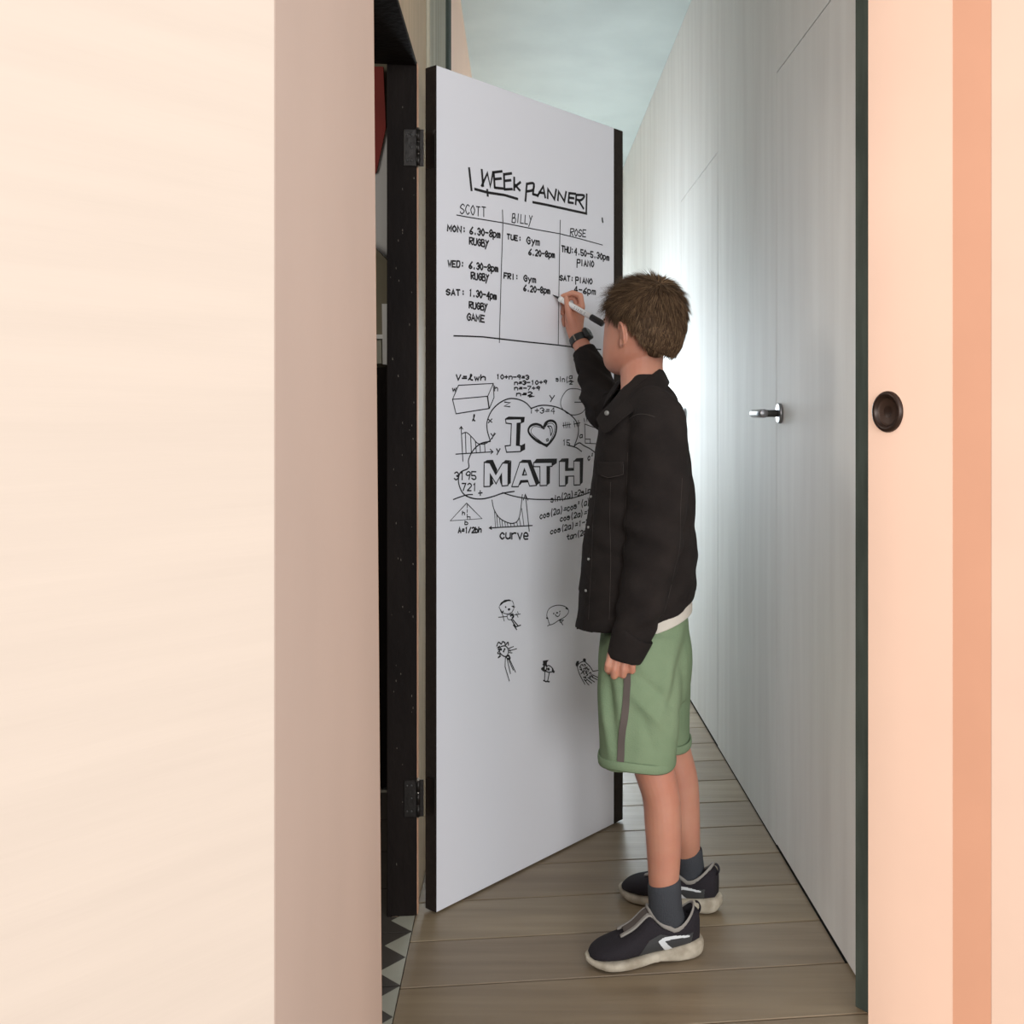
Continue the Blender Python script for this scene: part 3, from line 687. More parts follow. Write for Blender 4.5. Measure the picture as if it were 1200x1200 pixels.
# head frame: F forward, Lf to his left (toward us), U up
yaw = math.radians(45); pit = math.radians(-2)
F0 = Vector((-math.cos(yaw), math.sin(yaw), 0)); LL = Vector((-math.sin(yaw), -math.cos(yaw), 0))
FF = (F0 * math.cos(pit) + Z * math.sin(pit)).normalized(); UU = FF.cross(LL); UU = UU if UU.z > 0 else -UU
HC = P(755, 379, 2.36)
def hp_(f, l, u_): return HC + FF * f + LL * l + UU * u_
HR = Matrix((FF, LL, UU)).transposed()
B = MB()
def ell(f, l, u_, rf, rl, ru, nu=24, nv=16): B.add(*sphere_pts(hp_(f, l, u_), (rf, rl, ru), HR, nu, nv))
ell(-.006, 0, .014, .092, .072, .084)         # skull
hr_ = [(.085, .0, .030, .030), (.070, .004, .062, .052), (.045, .010, .088, .068), (.015, .016, .086, .070), (-.015, .022, .085, .069), (-.041, .028, .083, .068), (-.071, .037, .076, .066), (-.088, .044, .067, .060), (-.100, .049, .057, .050), (-.110, .055, .040, .034), (-.115, .057, .022, .018)]
B.add(*tube_mesh([(hp_(q[1], 0, q[0]), FF * q[2], LL * q[3], 2.1) for q in smooth_path(hr_, 4)], 32))
for sd in (-1, 1):
    ell(.086, sd * .026, .014, .012, .020, .008)    # brow ridge
    ell(.083, sd * .029, -.006, .0125, .0135, .0115) # eyelids
# nose
capsule(B, hp_(.098, 0, .004), hp_(.115, 0, -.030), .007, .0105)
for sd in (-1, 1): ell(.108, sd * .009, -.033, .009, .007, .006, 12, 8)
ell(.104, 0, -.060, .010, .019, .006, 14, 8); ell(.102, 0, -.069, .010, .016, .006, 14, 8)   # lips
# ears
for sd in (-1, 1):
    ec = (-.006, sd * .072, -.030)
    pr = None; ear = []
    for k in range(13):
        a = math.radians(-150 + 300 * k / 12)
        f_ = ec[0] - .013 * math.cos(a) * 1.0 + .004 * math.sin(a); u_ = ec[2] + .027 * math.sin(a) * (1 if a > 0 else .95)
        l_ = ec[1] + sd * (.008 + .006 * math.cos(a))
        ear.append(hp_(f_, l_, u_))
    for a_, b_ in zip(ear[:-1], ear[1:]): capsule(B, a_, b_, .0036, .0036, 8)
    ell(ec[0] - .001, ec[1] - sd * .000, ec[2], .012, .0065, .025, 14, 10)
    ell(ec[0] + .004, ec[1] + sd * .004, ec[2] - .024, .007, .0045, .008, 10, 8)
# neck, torso, arms under the clothes
B.add(*limb([L3(755, 400, 2.38, 24, .052), L3(752, 430, 2.368, 25, .052), L3(754, 455, 2.35, 27, .054), L3(757, 475, 2.34, 34, .075)], 4, 24))
B.add(*limb([L3(757, 465, 2.34, 20, .07), L3(756, 490, 2.33, 40, .125), L3(754, 540, 2.33, 46, .13), L3(752, 640, 2.33, 44, .12), L3(756, 730, 2.33, 46, .125), L3(758, 790, 2.33, 44, .12)], 4, 28))
# left arm (near us)
B.add(*limb([L3(764, 492, 2.20, 20, .040), L3(769, 560, 2.17, 19, .036), L3(764, 625, 2.17, 17, .032), L3(750, 700, 2.17, 15, .028), L3(738, 752, 2.165, 12, .022), L3(732, 768, 2.163, 14, .018)], 4, 18))
def finger(pts, r, n=10):
    q = [Vector(p) for p in pts]
    for i in range(len(q) - 1): capsule(B, q[i], q[i + 1], r[i], r[i + 1], n)
Yh = 2.155
# left palm and four curled fingers plus thumb
B.add(*limb([L3(733, 758, Yh + .006, 14, .016), L3(729, 768, Yh + .004, 17.5, .016), L3(727, 778, Yh + .004, 17.5, .014)], 4, 18, power=2.6))
px_ = lambda r: r / FPX * Yh
for (a, b, c, r) in [((716, 768), (712.0, 779), (711.8, 785), 4.0), ((723.5, 768), (720, 784), (719.6, 792), 4.7), ((732, 770), (730.5, 784), (730, 791), 4.7), ((741, 771), (741, 780), (740.6, 786), 4.5)]:
    rr = px_(r)
    finger([P(*a, Yh - .006), P(*b, Yh - .010), P(*c, Yh - .004)], [rr, rr, rr * .98])
    finger([P(*c, Yh - .004), P(c[0] + 1.5, c[1] - 2, Yh + .018), P(c[0] + 3, c[1] - 12, Yh + .022)], [rr * .98, rr * .9, rr * .8])
finger([P(720, 765, Yh + .020), P(714, 776, Yh + .030), P(714, 787, Yh + .026)], [.0095, .0085, .0075])
# right arm reaching up to the board
Ysh, Yel = 2.45, 2.58
B.add(*limb([L3(768, 480, Ysh, 18, .040), L3(716, 486, Yel, 17, .036)], 4, 18))
B.add(*limb([L3(716, 490, Yel, 17, .036), L3(703, 450, 2.63, 15, .032), L3(687, 415, 2.675, 11, .023), L3(677.5, 397, 2.703, 9.8, .0175), L3(673.5, 384, 2.714, 10.6, .0155), L3(673.5, 370, 2.722, 11.8, .0130), L3(676, 358, 2.726, 9.5, .0110)], 5, 20))
def f2(p): return [P(*q) for q in p]
finger(f2([(682, 360, 2.722), (680, 346.5, 2.722), (671, 343.2, 2.722), (659.5, 347.0, 2.728)]), [.0094, .0084, .0078, .0068])
finger(f2([(677, 358, 2.742), (674, 349, 2.745), (667, 348, 2.748), (659, 355, 2.748)]), [.0090, .0082, .0078, .0070])
finger(f2([(672, 365, 2.745), (668, 357, 2.752), (660.5, 360, 2.752), (659.5, 367, 2.748)]), [.0086, .0078, .0072, .0064])
finger(f2([(669, 376, 2.745), (664, 369, 2.752), (660.5, 374, 2.750), (661.5, 381, 2.745)]), [.0080, .0070, .0066, .0060])
finger(f2([(671.5, 384, 2.705), (667.0, 369, 2.700), (664.6, 357, 2.698), (663.6, 349.5, 2.704)]), [.0120, .0102, .0080, .0070])
# legs
B.add(*limb([L3(756, 780, 2.25, 32, .062), L3(756, 860, 2.22, 25, .055), L3(766, 900, 2.208, 23.5, .050), L3(774.5, 932, 2.205, 22, .045), L3(777, 965, 2.205, 21.7, .044), L3(778, 1000, 2.205, 20, .040), L3(778, 1035, 2.205, 17.6, .034), L3(780, 1062, 2.215, 15, .029), L3(782, 1080, 2.22, 13, .023)], 5, 24))
B.add(*limb([L3(766, 780, 2.41, 30, .060), L3(777, 850, 2.42, 24, .052), L3(789, 880, 2.42, 20.5, .048), L3(798, 915, 2.415, 20, .043), L3(801, 945, 2.415, 19, .042), L3(804, 975, 2.41, 16.5, .036), L3(806, 1000, 2.43, 14.5, .031), L3(809, 1022, 2.44, 13, .027), L3(811, 1036, 2.445, 12, .023)], 5, 24))
# feet inside the shoes
def foot_frame(hx, hy, dx, dy):
    f = Vector((dx, dy, 0)).normalized(); l = Vector((-f.y, f.x, 0)); return Vector((hx, hy, 0)), f, l
shoes = [foot_frame(.150, 2.236, -.97, -.22), foot_frame(.207, 2.418, -.924, .38)]
for c, f, l in shoes:
    capsule(B, c + f * .070 + Z * .046, c + f * .19 + Z * .034, .018, .012)
body = remesh('body', B, .0026, M['skin'], boy, 5, .5)
# skin tone accents are separate small parts: lips, eyes
for sd in (-1, 1):
    V, F = sphere_pts(hp_(.0865, sd * .029, -.006), (.0115, .0115, .0085), HR, 18, 12); e_ = ob('eye', V, F, M['eye_w'], boy)
    V, F = sphere_pts(hp_(.0955, sd * .028, -.006), (.003, .005, .005), HR, 14, 10); ob('iris', V, F, M['iris'], e_)
    capsule_ = MB(); 
    for k in range(5):
        capsule(capsule_, hp_(.098 - abs(k - 2) * .001 - (k * .0026), sd * (.014 + .007 * k), .016 + .002 * math.sin(k)), hp_(.098 - abs(k - 1) * .001 - ((k + 1) * .0026), sd * (.021 + .007 * k), .016 + .002 * math.sin(k + 1)), .0026, .0022, 8)
    capsule_.build('eyebrow', M['hair'], boy, True)
lp = MB(); capsule(lp, hp_(.110, -.014, -.0645), hp_(.1125, 0, -.0635), .0032, .004, 10); capsule(lp, hp_(.1125, 0, -.0635), hp_(.110, .014, -.0645), .004, .0032, 10)
lp.build('mouth', M['lip'], boy, True)

# ---- hair
def hair_amt(d):
    """0..1 for a unit direction (f, l, u) in the head frame: where hair grows"""
    f, l, u_ = d
    line = -.62 if f < -.25 else None
    side = abs(l)
    # hairline height as a function of the facing angle
    a = math.degrees(math.atan2(side, f))      # 0 front .. 180 back
    pts = [(0, .40), (35, .34), (58, .20), (70, -.12), (80, -.16), (88, .02), (98, -.02), (108, -.42), (128, -.72), (150, -.80), (180, -.84)]
    for (a0, u0), (a1, u1) in zip(pts[:-1], pts[1:]):
        if a0 <= a <= a1:
            th = u0 + (u1 - u0) * (a - a0) / (a1 - a0); break
    return max(0.0, min(1.0, (u_ - th) / .07 + .5))
HO = Vector((-.006, 0, .010))
def skull_r(d):
    # radius of the hair cap from HO in direction d
    f, l, u_ = d
    rf = .098 if f < 0 else .094
    rl, ru = .0750, .0860 if u_ > 0 else .122
    return 1 / math.sqrt((f / rf) ** 2 + (l / rl) ** 2 + (u_ / ru) ** 2)
def hair_thick(d):
    f, l, u_ = d
    t = .003 + .004 * max(0, u_) + .003 * max(0, -f) * max(0, u_ + .5)
    t += .016 * max(0, f) * max(0, u_) + .012 * max(0, -u_ - .25) * max(0, -f)
    return t
def hair_pt(d, ex=0):
    h = hair_amt(d)
    n_ = noise.noise(Vector(d) * 4) * .003
    r = skull_r(d) + (hair_thick(d) + n_) * h - (1 - h) * .022 + ex
    v = HO + Vector(d) * r
    v.x += .075 * max(0, -u_ - .5)
    return hp_(*v)
V = []; F = []; nu, nv = 120, 80
for j in range(nv + 1):
    th = math.pi * j / nv
    for i in range(nu):
        ph = 2 * math.pi * i / nu
        V.append(hair_pt((math.sin(th) * math.cos(ph), math.sin(th) * math.sin(ph), math.cos(th))))
for j in range(nv):
    for i in range(nu):
        a = j * nu + i; b = j * nu + (i + 1) % nu; F.append((a, b, b + nu, a + nu))
hair = ob('hair', V, F, M['hair'], boy)
HM = []; hr = random.Random(11); sb = MB(); SV = []; SF = []
crown = Vector((-.62, .15, .78)).normalized()
for k in range(26000):
    z_ = hr.uniform(-.8, 1); ph = hr.uniform(0, 2 * math.pi); rr = math.sqrt(1 - z_ * z_)
    d = Vector((rr * math.cos(ph), rr * math.sin(ph), z_))
    if hair_amt(d) < .45: continue
    root = hair_pt(d, .0005)
    tang = (d - crown); tang -= d * tang.dot(d)
    if tang.length < .05: tang = Vector((hr.uniform(-1, 1), hr.uniform(-1, 1), 0)); tang -= d * tang.dot(d)
    tang.normalize()
    down = Vector((0, 0, -1)); down -= d * down.dot(d)
    tang = (tang + down * (1.0 if d.z < .35 else .1)).normalized()
    cell = random.Random(hash((round(d.x * 9), round(d.y * 9), round(d.z * 9))))
    cv_ = Vector((cell.uniform(-1, 1), cell.uniform(-1, 1), cell.uniform(-1, 1)))
    tang = (tang + cv_ * .22 + Vector((hr.uniform(-1, 1), hr.uniform(-1, 1), hr.uniform(-1, 1))) * .10).normalized()
    HM.append(hr.choice([0, 0, 1, 2]))
    front = max(0, d.x) * max(0, d.z + .1)
    clump = noise.noise(d * 7)
    Ls_ = .026 + .006 * max(0, d.z) + .026 * front + .008 * clump
    lift = .20 + .10 * max(0, d.z) + .9 * front + .16 * clump + .35 * front * cv_.x
    if d.z > .1: Ls_ += .014 * max(0, cv_.x); lift += .35 * max(0, cv_.z) * (.3 + max(0, d.x))
    if d.z < .1: lift *= .8; Ls_ *= .75
    if d.z < -.4: Ls_ *= .7
    wdir = d.cross(tang).normalized()
    W_ = hr.uniform(.0006, .0011)
    n0 = len(SV); p = Vector((0, 0, 0)); dirn = (tang + d * lift).normalized()
    for q in range(3):
        off = p; ww = W_ * (1 - q / 2.6)
        for sgn in (-1, 1):
            v = off + wdir * (ww * sgn)
            SV.append(root + HR @ v)
        p = p + dirn * (Ls_ / 3)
        dirn = (dirn - d * .07 + Vector((0, 0, -.07))).normalized()
    SV.append(root + HR @ p)
    SF += [(n0, n0 + 1, n0 + 3, n0 + 2), (n0 + 2, n0 + 3, n0 + 5, n0 + 4), (n0 + 4, n0 + 5, n0 + 6)]
me = bpy.data.meshes.new('strands'); me.from_pydata([tuple(v) for v in SV], [], SF); 
for q_ in ('hair2', 'hair3', 'hair4'): me.materials.append(M[q_])
me.polygons.foreach_set('material_index', [HM[i // 3] for i in range(len(SF))])
st = link('hair_strands', me, hair); st['kind'] = 'stuff'

# ---- shorts
def folds(amp, fx, fz, seed=0):
    def d(co, n):
        q = Vector((co.x * fx + seed, co.y * fx, co.z * fz + co.x * 6))
        return amp * noise.noise(q) + amp * .4 * noise.noise(q * 2.7)
    return d
Q = MB()
Q.add(*limb([L3(757, 716, 2.32, 46, .125), L3(757, 735, 2.32, 52, .135), L3(757, 770, 2.32, 54, .140), L3(757, 812, 2.32, 50, .130)], 4, 32, power=2.3))
Q.add(*limb([L3(753, 745, 2.25, 46, .072), L3(751, 790, 2.235, 49.5, .080), L3(749, 840, 2.225, 47.5, .080), L3(747, 870, 2.22, 45.5, .078), L3(746.5, 893, 2.22, 44, .078)], 4, 28, power=2.3))
Q.add(*limb([L3(765, 745, 2.40, 42, .070), L3(768, 790, 2.41, 41, .076), L3(771, 830, 2.42, 38, .074), L3(772, 872, 2.42, 37, .074)], 4, 28, power=2.3))
FOLDS = [(706, 735, 722, 880, 5, -.008), (716, 740, 734, 880, 5, .004), (812, 720, 786, 830, 6, -.007), (796, 740, 772, 850, 7, .006), (728, 800, 792, 868, 6, .006), (735, 780, 800, 838, 6, -.006), (706, 800, 716, 890, 4, .005), (748, 830, 770, 888, 6, -.005)]
def fold_short(co, n):
    q = Vector((co.x * 11, co.y * 7, co.z * 3.2 - co.x * 4))
    px = CX + co.x / co.y * FPX; py = CY + (EYE - co.z) / co.y * FPX; rd = 0
    if co.y < 2.5:
        for (x0, y0, x1, y1, wd, am) in FOLDS:
            dx, dy = x1 - x0, y1 - y0; L_ = math.hypot(dx, dy)
            t = ((px - x0) * dx + (py - y0) * dy) / L_ / L_; dd = ((px - x0) * dy - (py - y0) * dx) / L_
            fall = max(0, 1 - abs(t - .5) * 2) ** .5 if 0 < t < 1 else 0
            rd += am * fall * math.exp(-(dd / wd) ** 2)
    return rd + .008 * noise.noise(q) + .005 * noise.noise(q * 2.3 + Vector((5, 2, 0)))
shorts = remesh('shorts', Q, .0045, M['short'], boy, 6, .5, fold_short)
sbv = bvh_of(shorts)
def hem(name, c0, a, b, Y, m_, parent, r=.0045, tilt=.0, thick=2.6):
    """rolled hem band round a limb end"""
    R_ = []; n = 40
    cen = P(*c0, Y); ux = a / FPX * Y
    V = []; F = []
    for k in range(n):
        t = 2 * math.pi * k / n; e = 2 / 2.3
        ca, sa = math.cos(t), math.sin(t)
        x = math.copysign(abs(ca) ** e, ca) * ux; y = math.copysign(abs(sa) ** e, sa) * b
        wob = .003 * math.sin(3 * t + 1)
        c = cen + Vector((x, y, tilt * x + wob)); o_ = Vector((x, y, 0)).normalized()
        for q in range(8):
            an = 2 * math.pi * q / 8
            V.append(c + o_ * (r * math.cos(an)) + Z * (r * thick * math.sin(an)))
    for k in range(n):
        for q in range(8):
            F.append((k * 8 + q, k * 8 + (q + 1) % 8, ((k + 1) % n) * 8 + (q + 1) % 8, ((k + 1) % n) * 8 + q))
    return ob(name, V, F, m_, parent)
hem('shorts_hem', (746.5, 887), 44.6, .079, 2.22, M['short'], shorts, r=.0032, tilt=-.05, thick=3.4)
hem('shorts_hem', (772, 868), 37.2, .075, 2.42, M['short'], shorts, r=.0032, thick=3.2)
sm_ = MB()
pts = []; nr = []
for k in range(15):
    t = k / 14; h_, n_ = hit(sbv, 735.5 - 8.5 * t ** 1.4 + .8 * math.sin(t * 7), 786 + t * 106, .0040)
    if h_: pts.append(h_); nr.append(n_)
ribbon_surface(sm_, pts, nr, .0150); sm_.build('side_stripe', M['stripe'], shorts, True)
# drawcord-less waistband hidden by the jacket
# ---- white t-shirt tail under the jacket
# ---- jacket
J = MB()
def TR(px, py, a, b, Y=2.33, tilt=0):
    c = P(px, py, Y); return (c, Vector((a / FPX * Y, 0, tilt * a / FPX * Y)), Vector((0, b, 0)), 2.35)
def torso(rows_, n=44):
    q_ = smooth_path(rows_, 4); V, F = tube_mesh([TR(r[0], r[1], r[2], r[3], r[4], 0) for r in q_], n)
    for i, r in enumerate(q_):
        cx_ = P(r[0], r[1], r[4]).x
        for k in range(n):
            v = V[i * n + k]; x = v.x - cx_
            v.z += (r[5] * max(0, x / .13) ** 1.4 - r[6] * max(0, -x / .13)) 
    return V, F
rows = [(757, 440, 15, .050, 2.35, 0, 0), (757, 452, 25, .075, 2.345, 0, 0), (756, 468, 38, .125, 2.34, 0, 0), (751, 495, 49, .165, 2.335, 0, 0), (751.5, 520, 53, .170, 2.33, 0, 0), (753, 550, 57, .168, 2.33, 0, 0), (752.5, 580, 60.5, .162, 2.33, 0, 0), (750.5, 610, 64, .158, 2.33, 0, 0),
        (749.5, 650, 67.5, .155, 2.33, 0, 0), (747.5, 685, 68, .152, 2.33, .010, .004), (745, 712, 68.5, .150, 2.33, .028, .012), (742.5, 723, 69, .147, 2.33, .042, .017)]
J.add(*torso(rows))
J.add(*limb([L3(757, 478, 2.24, 27, .050), L3(769, 490, 2.20, 33, .058), L3(771.5, 520, 2.18, 35.5, .064), L3(770.5, 570, 2.172, 36, .064), L3(767, 620, 2.170, 34, .060), L3(761.5, 660, 2.168, 31, .055), L3(753.5, 700, 2.165, 28, .049), L3(743, 737, 2.163, 24.5, .042), L3(735.5, 760, 2.162, 21.5, .038), L3(731, 772, 2.162, 19.8, .036)], 4, 32, power=2.2))
J.add(*limb([L3(752, 476, 2.44, 24, .060), L3(730, 486, 2.50, 27, .058), L3(712, 482, 2.555, 25, .054), L3(705, 462, 2.615, 24, .050), L3(697, 440, 2.65, 19.5, .044), L3(688.5, 420, 2.678, 15, .034), L3(684, 412, 2.688, 13.6, .030)], 5, 28))
def jd(co, n):
    q = Vector((co.x * 9, co.y * 9, co.z * 13 + co.x * 5))
    a = .0045 * noise.noise(q) + .0028 * noise.noise(q * 2.4 + Vector((3, 1, 2)))
    if co.z < .78 and co.y > 2.24: a *= .4
    z = co.z
    # compressed folds inside the elbow and above the cuff
    if co.y < 2.24: a += .0035 * math.sin(z * 95 + co.x * 40) * max(0, 1 - abs(z - .93) / .12) + .003 * math.sin(z * 130 - co.x * 60) * max(0, 1 - abs(z - .74) / .07)
    if co.y > 2.5: a += .003 * math.sin(z * 150 + co.x * 90)
    return a
jacket = remesh('jacket', J, .0045, M['denim'], boy, 5, .5, jd)
jb = bvh_of(jacket)
V, F = torso([(748, 690, 60, .140, 2.33, .012, .0), (749, 712, 61, .143, 2.33, .028, -.025), (749.5, 724, 61.5, .144, 2.33, .040, -.028), (749.5, 731, 61.5, .144, 2.33, .040, -.032)])
tee = ob('t_shirt', V, F, M['tee'], boy)
def cuff(name, rings, m_, parent, n=32):
    V, F = limb(rings, 3, n); return ob(name, V, F, m_, parent)
cuff('sleeve_cuff', [L3(743.5, 741, 2.161, 24.2, .042), L3(741.5, 745, 2.161, 25, .044), L3(735, 762, 2.160, 22.6, .041), L3(731.5, 770, 2.160, 20.8, .0385), L3(730.7, 772.5, 2.160, 18.5, .034)], M['denim'], jacket)
cuff('sleeve_cuff', [L3(693, 431, 2.664, 17.4, .038), L3(691.5, 428, 2.668, 17.6, .038), L3(686.5, 416, 2.683, 14.8, .033), L3(684.3, 412, 2.688, 14.2, .031), L3(683.8, 411, 2.689, 12.6, .027)], M['denim'], jacket)
def sheet(name, rows_, th, m_, parent, sub=4):
    """garment piece: rows of points (inner edge .. outer edge), smooth along and across, with thickness"""
    nc = len(rows_[0]); cols = []
    fl = [tuple(x for p in r for x in p) for r in rows_]
    fl = smooth_path(fl, sub); G_ = []
    for r in fl:
        ps = [tuple(r[i * 3:i * 3 + 3]) for i in range(nc)]
        G_.append([Vector(x) for x in smooth_path(ps, 3)] if nc > 2 else [Vector(x) for x in ps])
    n = len(G_[0]); V = [p for r in G_ for p in r]; F = []
    for i in range(len(G_) - 1):
        for k in range(n - 1): F.append((i * n + k, i * n + k + 1, (i + 1) * n + k + 1, (i + 1) * n + k))
    o = ob(name, V, F, m_, parent)
    so = o.modifiers.new('solid', 'SOLIDIFY'); so.thickness = th; so.offset = 0
    bevel(o, th * .3, 2)
    return o
col_rows = [[P(719, 470, 2.30), P(706, 482, 2.268), P(698.5, 491, 2.245)],
            [P(728, 467, 2.262), P(719, 488, 2.205), P(709, 508, 2.195)],
            [P(741, 458, 2.262), P(738, 472, 2.205), P(728, 492, 2.170)],
            [P(755, 447, 2.272), P(755, 459, 2.220), P(752, 475, 2.180)],
            [P(768, 436, 2.31), P(773, 446, 2.275), P(775, 460, 2.235)],
            [P(774, 431, 2.36), P(779, 439, 2.36), P(783, 451, 2.35)],
            [P(768, 431, 2.41), P(774, 438, 2.43), P(780, 449, 2.45)],
            [P(750, 434, 2.44), P(748, 444, 2.48), P(747, 456, 2.52)],
            [P(732, 444, 2.435), P(724, 447, 2.47), P(718, 458, 2.49)],
            [P(722, 457, 2.40), P(714, 468, 2.42), P(706, 480, 2.43)]]
sheet('collar', col_rows, .0042, M['denim'], jacket)
def surf_line(path, lift=.0012, per=8, curve=False, bv=None):
    out = []; nn = []
    pp = smooth_path(path, 6) if curve else path
    for (a, b) in zip(pp[:-1], pp[1:]):
        for k in range(per if not curve else 2):
            t = k / (per if not curve else 2)
            h_, n_ = hit(bv or jb, a[0] + (b[0] - a[0]) * t, a[1] + (b[1] - a[1]) * t, lift)
            if h_: out.append(h_); nn.append(n_)
    return out, nn
def stitches(name, path, w_=.0012, curve=False, parent=None):
    p_, n_ = surf_line(path, curve=curve)
    if len(p_) < 2: return
    # drop jumps between far apart layers
    s_ = MB(); seg = [p_[0]]; sn = [n_[0]]
    for a, b in zip(p_[1:], n_[1:]):
        if (a - seg[-1]).length > .03:
            if len(seg) > 1: ribbon_surface(s_, seg, sn, w_)
            seg = []; sn = []
        seg.append(a); sn.append(b)
    if len(seg) > 1: ribbon_surface(s_, seg, sn, w_)
    s_.build(name, M['stitch'], parent or jacket, True)
stitches('shoulder_seam', [(738, 491), (744, 487), (750, 485.5), (758, 486), (768, 489)], curve=True)
stitches('sleeve_seam', [(799, 560), (797, 600), (796, 640), (790, 668), (783, 700), (776, 722)], curve=True)
stitches('front_seam', [(736, 530), (735, 570), (733, 610), (732, 650)], curve=True)
stitches('placket_stitching', [(700, 560), (697, 590), (695, 620), (694, 655), (692, 690), (690, 728)], curve=True)
stitches('panel_seam', [(716, 565), (715, 610), (716, 660), (714, 730)], curve=True)
# pocket flap
fp = [(702, 540), (732, 539), (731, 556), (714, 561), (702, 556)]
fv = []
V = []; 
gridp = []
for j in range(7):
    for i in range(9):
        t = i / 8; q = j / 6
        x = 702 + 30 * t; yb = 556.5 + (4.5 * (1 - abs(t - .4) / .6 if t > .4 else t / .4)); y = 541 + (yb - 541) * q
        h_, n_ = hit(jb, x, y, .0035)
        if h_ is None: h_ = P(x, y, 2.19)
        V.append(h_)
F = [(j * 9 + i, j * 9 + i + 1, (j + 1) * 9 + i + 1, (j + 1) * 9 + i) for j in range(6) for i in range(8)]
pf = ob('pocket_flap', V, F, M['denim'], jacket); so = pf.modifiers.new('s', 'SOLIDIFY'); so.thickness = .0035; so.offset = 0
s_ = MB()
ed = [V[6 * 9 + i] - Z * -.002 for i in range(9)]; ed = [p + Vector((0, -.003, 0)) for p in ed] + [V[j * 9 + 8] + Vector((-.001, -.003, 0)) for j in range(5, 0, -1)]
ribbon_surface(s_, ed, [Vector((0, -1, 0))] * len(ed), .0010); s_.build('flap_stitching', M['stitch'], pf, True)
def snap(px, py, r, Y=None, lift=.002, bv=None):
    h_, n_ = hit(bv or jb, px, py, lift)
    if h_ is None: return
    if Y: h_ = P(px, py, Y)
    n_ = Vector((n_.x, n_.y, 0)).normalized() if Y is None else Vector((-.45, -.89, 0)).normalized()
    u_ = n_.cross(Z).normalized()
    V, F = tube_mesh([(h_ - n_ * .002, u_ * r, Z * r), (h_ + n_ * .0012, u_ * r, Z * r), (h_ + n_ * .0022, u_ * r * .7, Z * r * .7)], 18)
    ob('snap_button', V, F, M['snap'], jacket)
snap(711, 484, .0052, Y=2.198)
for q in [(693.5, 582), (690.5, 618), (690.5, 655.5), (687.5, 692)]: snap(q[0], q[1], .0032)
# dark collar facing under the near collar (front band)
# ---- watch
wv = (P(686, 411, 2.685) - P(677, 392, 2.711)).normalized()
wc = P(679.0, 398.5, 2.701)
wu = wv.cross(Vector((0, 1, 0))).normalized(); wn = wu.cross(wv).normalized()
tw = .30
def wring(off, sx, sy):
    ax = (wv)
    return (wc + ax * off, wu * sx, wn * sy)
Rx, Ry = 10.6 / FPX * 2.70, .0192
V, F = tube_mesh([wring(-.0105, Rx * .96, Ry * .96), wring(-.0105, Rx * 1.09, Ry * 1.09), wring(.0105, Rx * 1.14, Ry * 1.14), wring(.0105, Rx * .96, Ry * .96)], 32)
watch = ob('wristwatch', V, F, M['rubber'], boy); bevel(watch, .001, 2)
# watch case on the right side of the wrist
side = (wu if wu.x > 0 else -wu); sd2 = (side * .92 + wn * (-.38 if wn.y > 0 else .38)).normalized()
cc = wc + sd2 * (Rx * 1.12); tt = wv.cross(sd2).normalized()
V, F = tube_mesh([(cc - sd2 * .002, wv * .0155, tt * .0150, 4), (cc + sd2 * .006, wv * .0160, tt * .0155, 4), (cc + sd2 * .0085, wv * .0140, tt * .0135, 4)], 28)
wca = ob('watch_case', V, F, M['rubber'], watch)
V, F = tube_mesh([(cc + sd2 * .0086, wv * .0125, tt * .012, 4), (cc + sd2 * .0092, wv * .0120, tt * .0115, 4)], 28); ob('watch_glass', V, F, M['glassd'], wca) if False else ob('watch_glass', V, F, M['glassd'], watch)
bk = wc - wn * (Ry * 1.1 if wn.y > 0 else -Ry * 1.1) - side * .009
mb = MB(); mb.box(bk - wv * .0095 - side * .002, wv * .019, side * .004, Vector((0, -.0025, 0))); mb.build('buckle', M['pin'], watch)

# ---- socks
V, F = limb([L3(778, 1032, 2.205, 18.4, .0355), L3(778.5, 1036, 2.205, 19.6, .038), L3(779, 1050, 2.207, 19.6, .037), L3(780.5, 1066, 2.212, 19.5, .034), L3(782.5, 1080, 2.22, 21, .032), L3(784, 1094, 2.224, 22, .0285), L3(785, 1106, 2.225, 20, .026), L3(785, 1112, 2.225, 16, .022)], 4, 28)
ob('sock', V, F, M['sock'], boy)
V, F = limb([L3(807, 995, 2.43, 14.8, .032), L3(807.2, 998, 2.43, 15.9, .035), L3(809, 1012, 2.437, 15.6, .034), L3(811, 1028, 2.445, 16.0, .033), L3(812.5, 1042, 2.448, 17, .030), L3(813, 1056, 2.45, 17, .026), L3(813, 1062, 2.45, 14, .024)], 4, 28)
ob('sock', V, F, M['sock'], boy)
